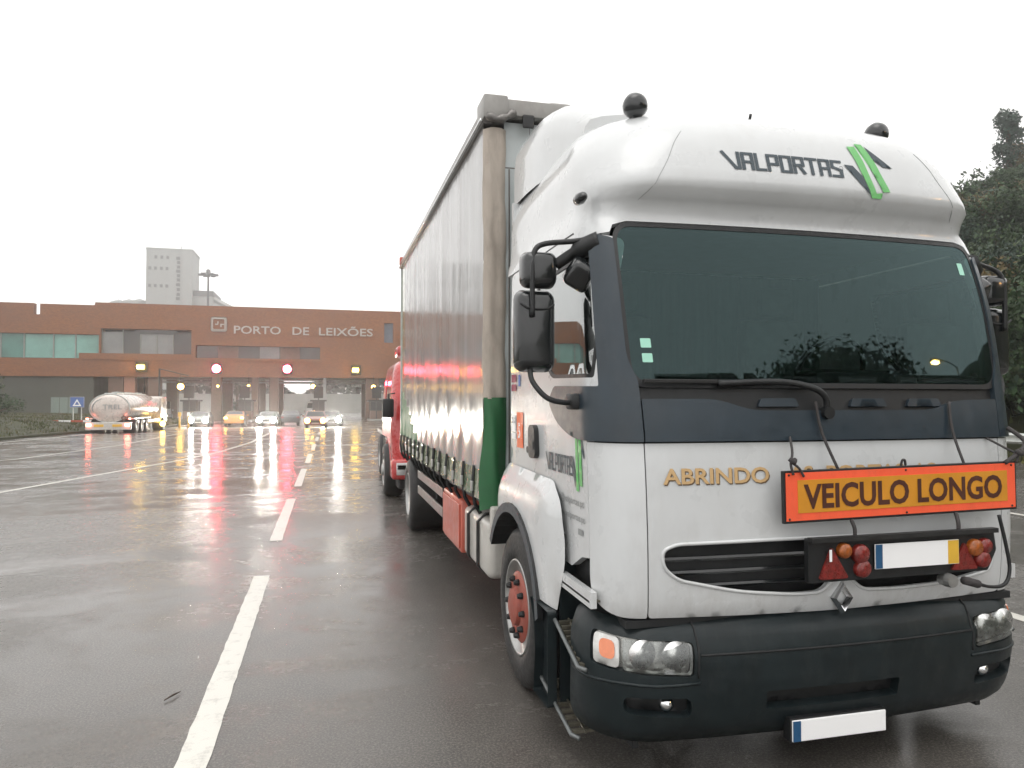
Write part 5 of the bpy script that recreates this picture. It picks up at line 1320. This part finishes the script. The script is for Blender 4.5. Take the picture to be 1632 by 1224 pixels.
# trees behind the camera, mirrored in the windscreen
for k in range(8):
    x = 19+k*2.0+rnd.uniform(-1, 1); y = -27-rnd.uniform(0, 5)
    plant('roadside_tree', 'round', k % 2, x, y, gz(x, y), (2.0, 2.5, 2.8, 3.0, 2.7, 3.0, 2.8, 2.2)[k], 'leaf_dark', 'roadside tree mirrored as a dark shape in the windscreen', 'tree', 'trees mirrored in the windscreen')
# verge plants on the left
plant('verge_bush', 'bush', 0, -21.6, 50, gz(0, 50)+.3, 1.7, 'leaf_dark', 'dark bush at the left edge in front of the grey wall', 'bush', sz=1.3)
plant('verge_bush', 'bush', 1, -21.5, 46, gz(0, 46)+.5, 1.3, 'leaf_brown', 'low brown bush on the left grass verge', 'bush', sz=.8)
plant('verge_bush', 'bush', 0, -23.8, 62, gz(0, 62)+.9, 1.6, 'leaf_dark', 'low dark bush before the pale door of the brick building', 'bush', sz=.7)
bm = B(); rnd = random.Random(2)
for k in range(26000):
    y = rnd.uniform(8, 86); e = min(-15.6-(29-y)*.16 if y < 29 else -15.6+(y-29)*.11, -13.6); s = rnd.random()**1.3*22; x = e-.35-s
    z = gz(0, y)+.12+1.0*(1-math.exp(-max(0, s)/5)); h = rnd.uniform(.05, .17); a = rnd.uniform(0, 6)
    bm.faces.new([bm.verts.new(q) for q in ((x-.03*math.cos(a), y-.03*math.sin(a), z-.03), (x+.03*math.cos(a), y+.03*math.sin(a), z-.03), (x+rnd.uniform(-.05, .05), y, z+h))])
props(mk('verge_grass', bm, 'grass'), 'rough brown and green grass on the left verge', 'grass', kind='stuff')
bm = B()
for k in range(30000):
    x = 19.6+rnd.random()**1.4*38; y = rnd.uniform(2, 66); z = hill_z(x, y) if x > 22 else gz(x, y)
    s = rnd.uniform(.12, .3); a = rnd.uniform(0, 6); c_, s_ = math.cos(a)*s*.3, math.sin(a)*s*.3
    bm.faces.new([bm.verts.new(q) for q in ((x-c_, y-s_, z-.05), (x+c_, y+s_, z-.05), (x+rnd.uniform(-.2, .2), y+rnd.uniform(-.2, .2), z+s*1.3))])
props(mk('hillside_undergrowth', bm, 'grass'), 'tangled grass and scrub covering the hillside', 'undergrowth', kind='stuff')
# small things on the road
ORIGIN = Vector((-.89, 4.84, 0))
lf = mk('fallen_twig', tube(B(), [(-.93, 4.78, .012), (-.89, 4.84, .018), (-.86, 4.90, .012)], [.003, .006, .002], 6), 'bark'); props(lf, 'small dark twig lying on the wet road left of the lane dash', 'twig')
ORIGIN = Vector((0, 0, 0))

ORIGIN = Vector((23.4, -10.8, 0))
sl = thing('street_lamp', 'lit orange street lamp mirrored as a spark low in the windscreen', 'street lamp', ORIGIN)
mk('shaft', tube(B(), [(23.4, -10.8, -.1), (23.4, -10.8, 8.2)], [.1, .06], 10), 'galv', sl, smooth=True)
mk('arm', tube(B(), [(23.4, -10.8, 8.2), (22.6, -10.8, 8.42), (21.9, -10.8, 8.4)], .035, 8), 'galv', sl, smooth=True)
mk('lamp_head', bx(21.25, 22.0, -10.97, -10.63, 8.33, 8.45, .04), 'galv', sl, smooth=True, auto=40)
mk('lamp_glass', bx(21.3, 21.75, -10.93, -10.67, 8.20, 8.33, .04), 'em_lamp', sl)
ORIGIN = Vector((0, 0, 0))
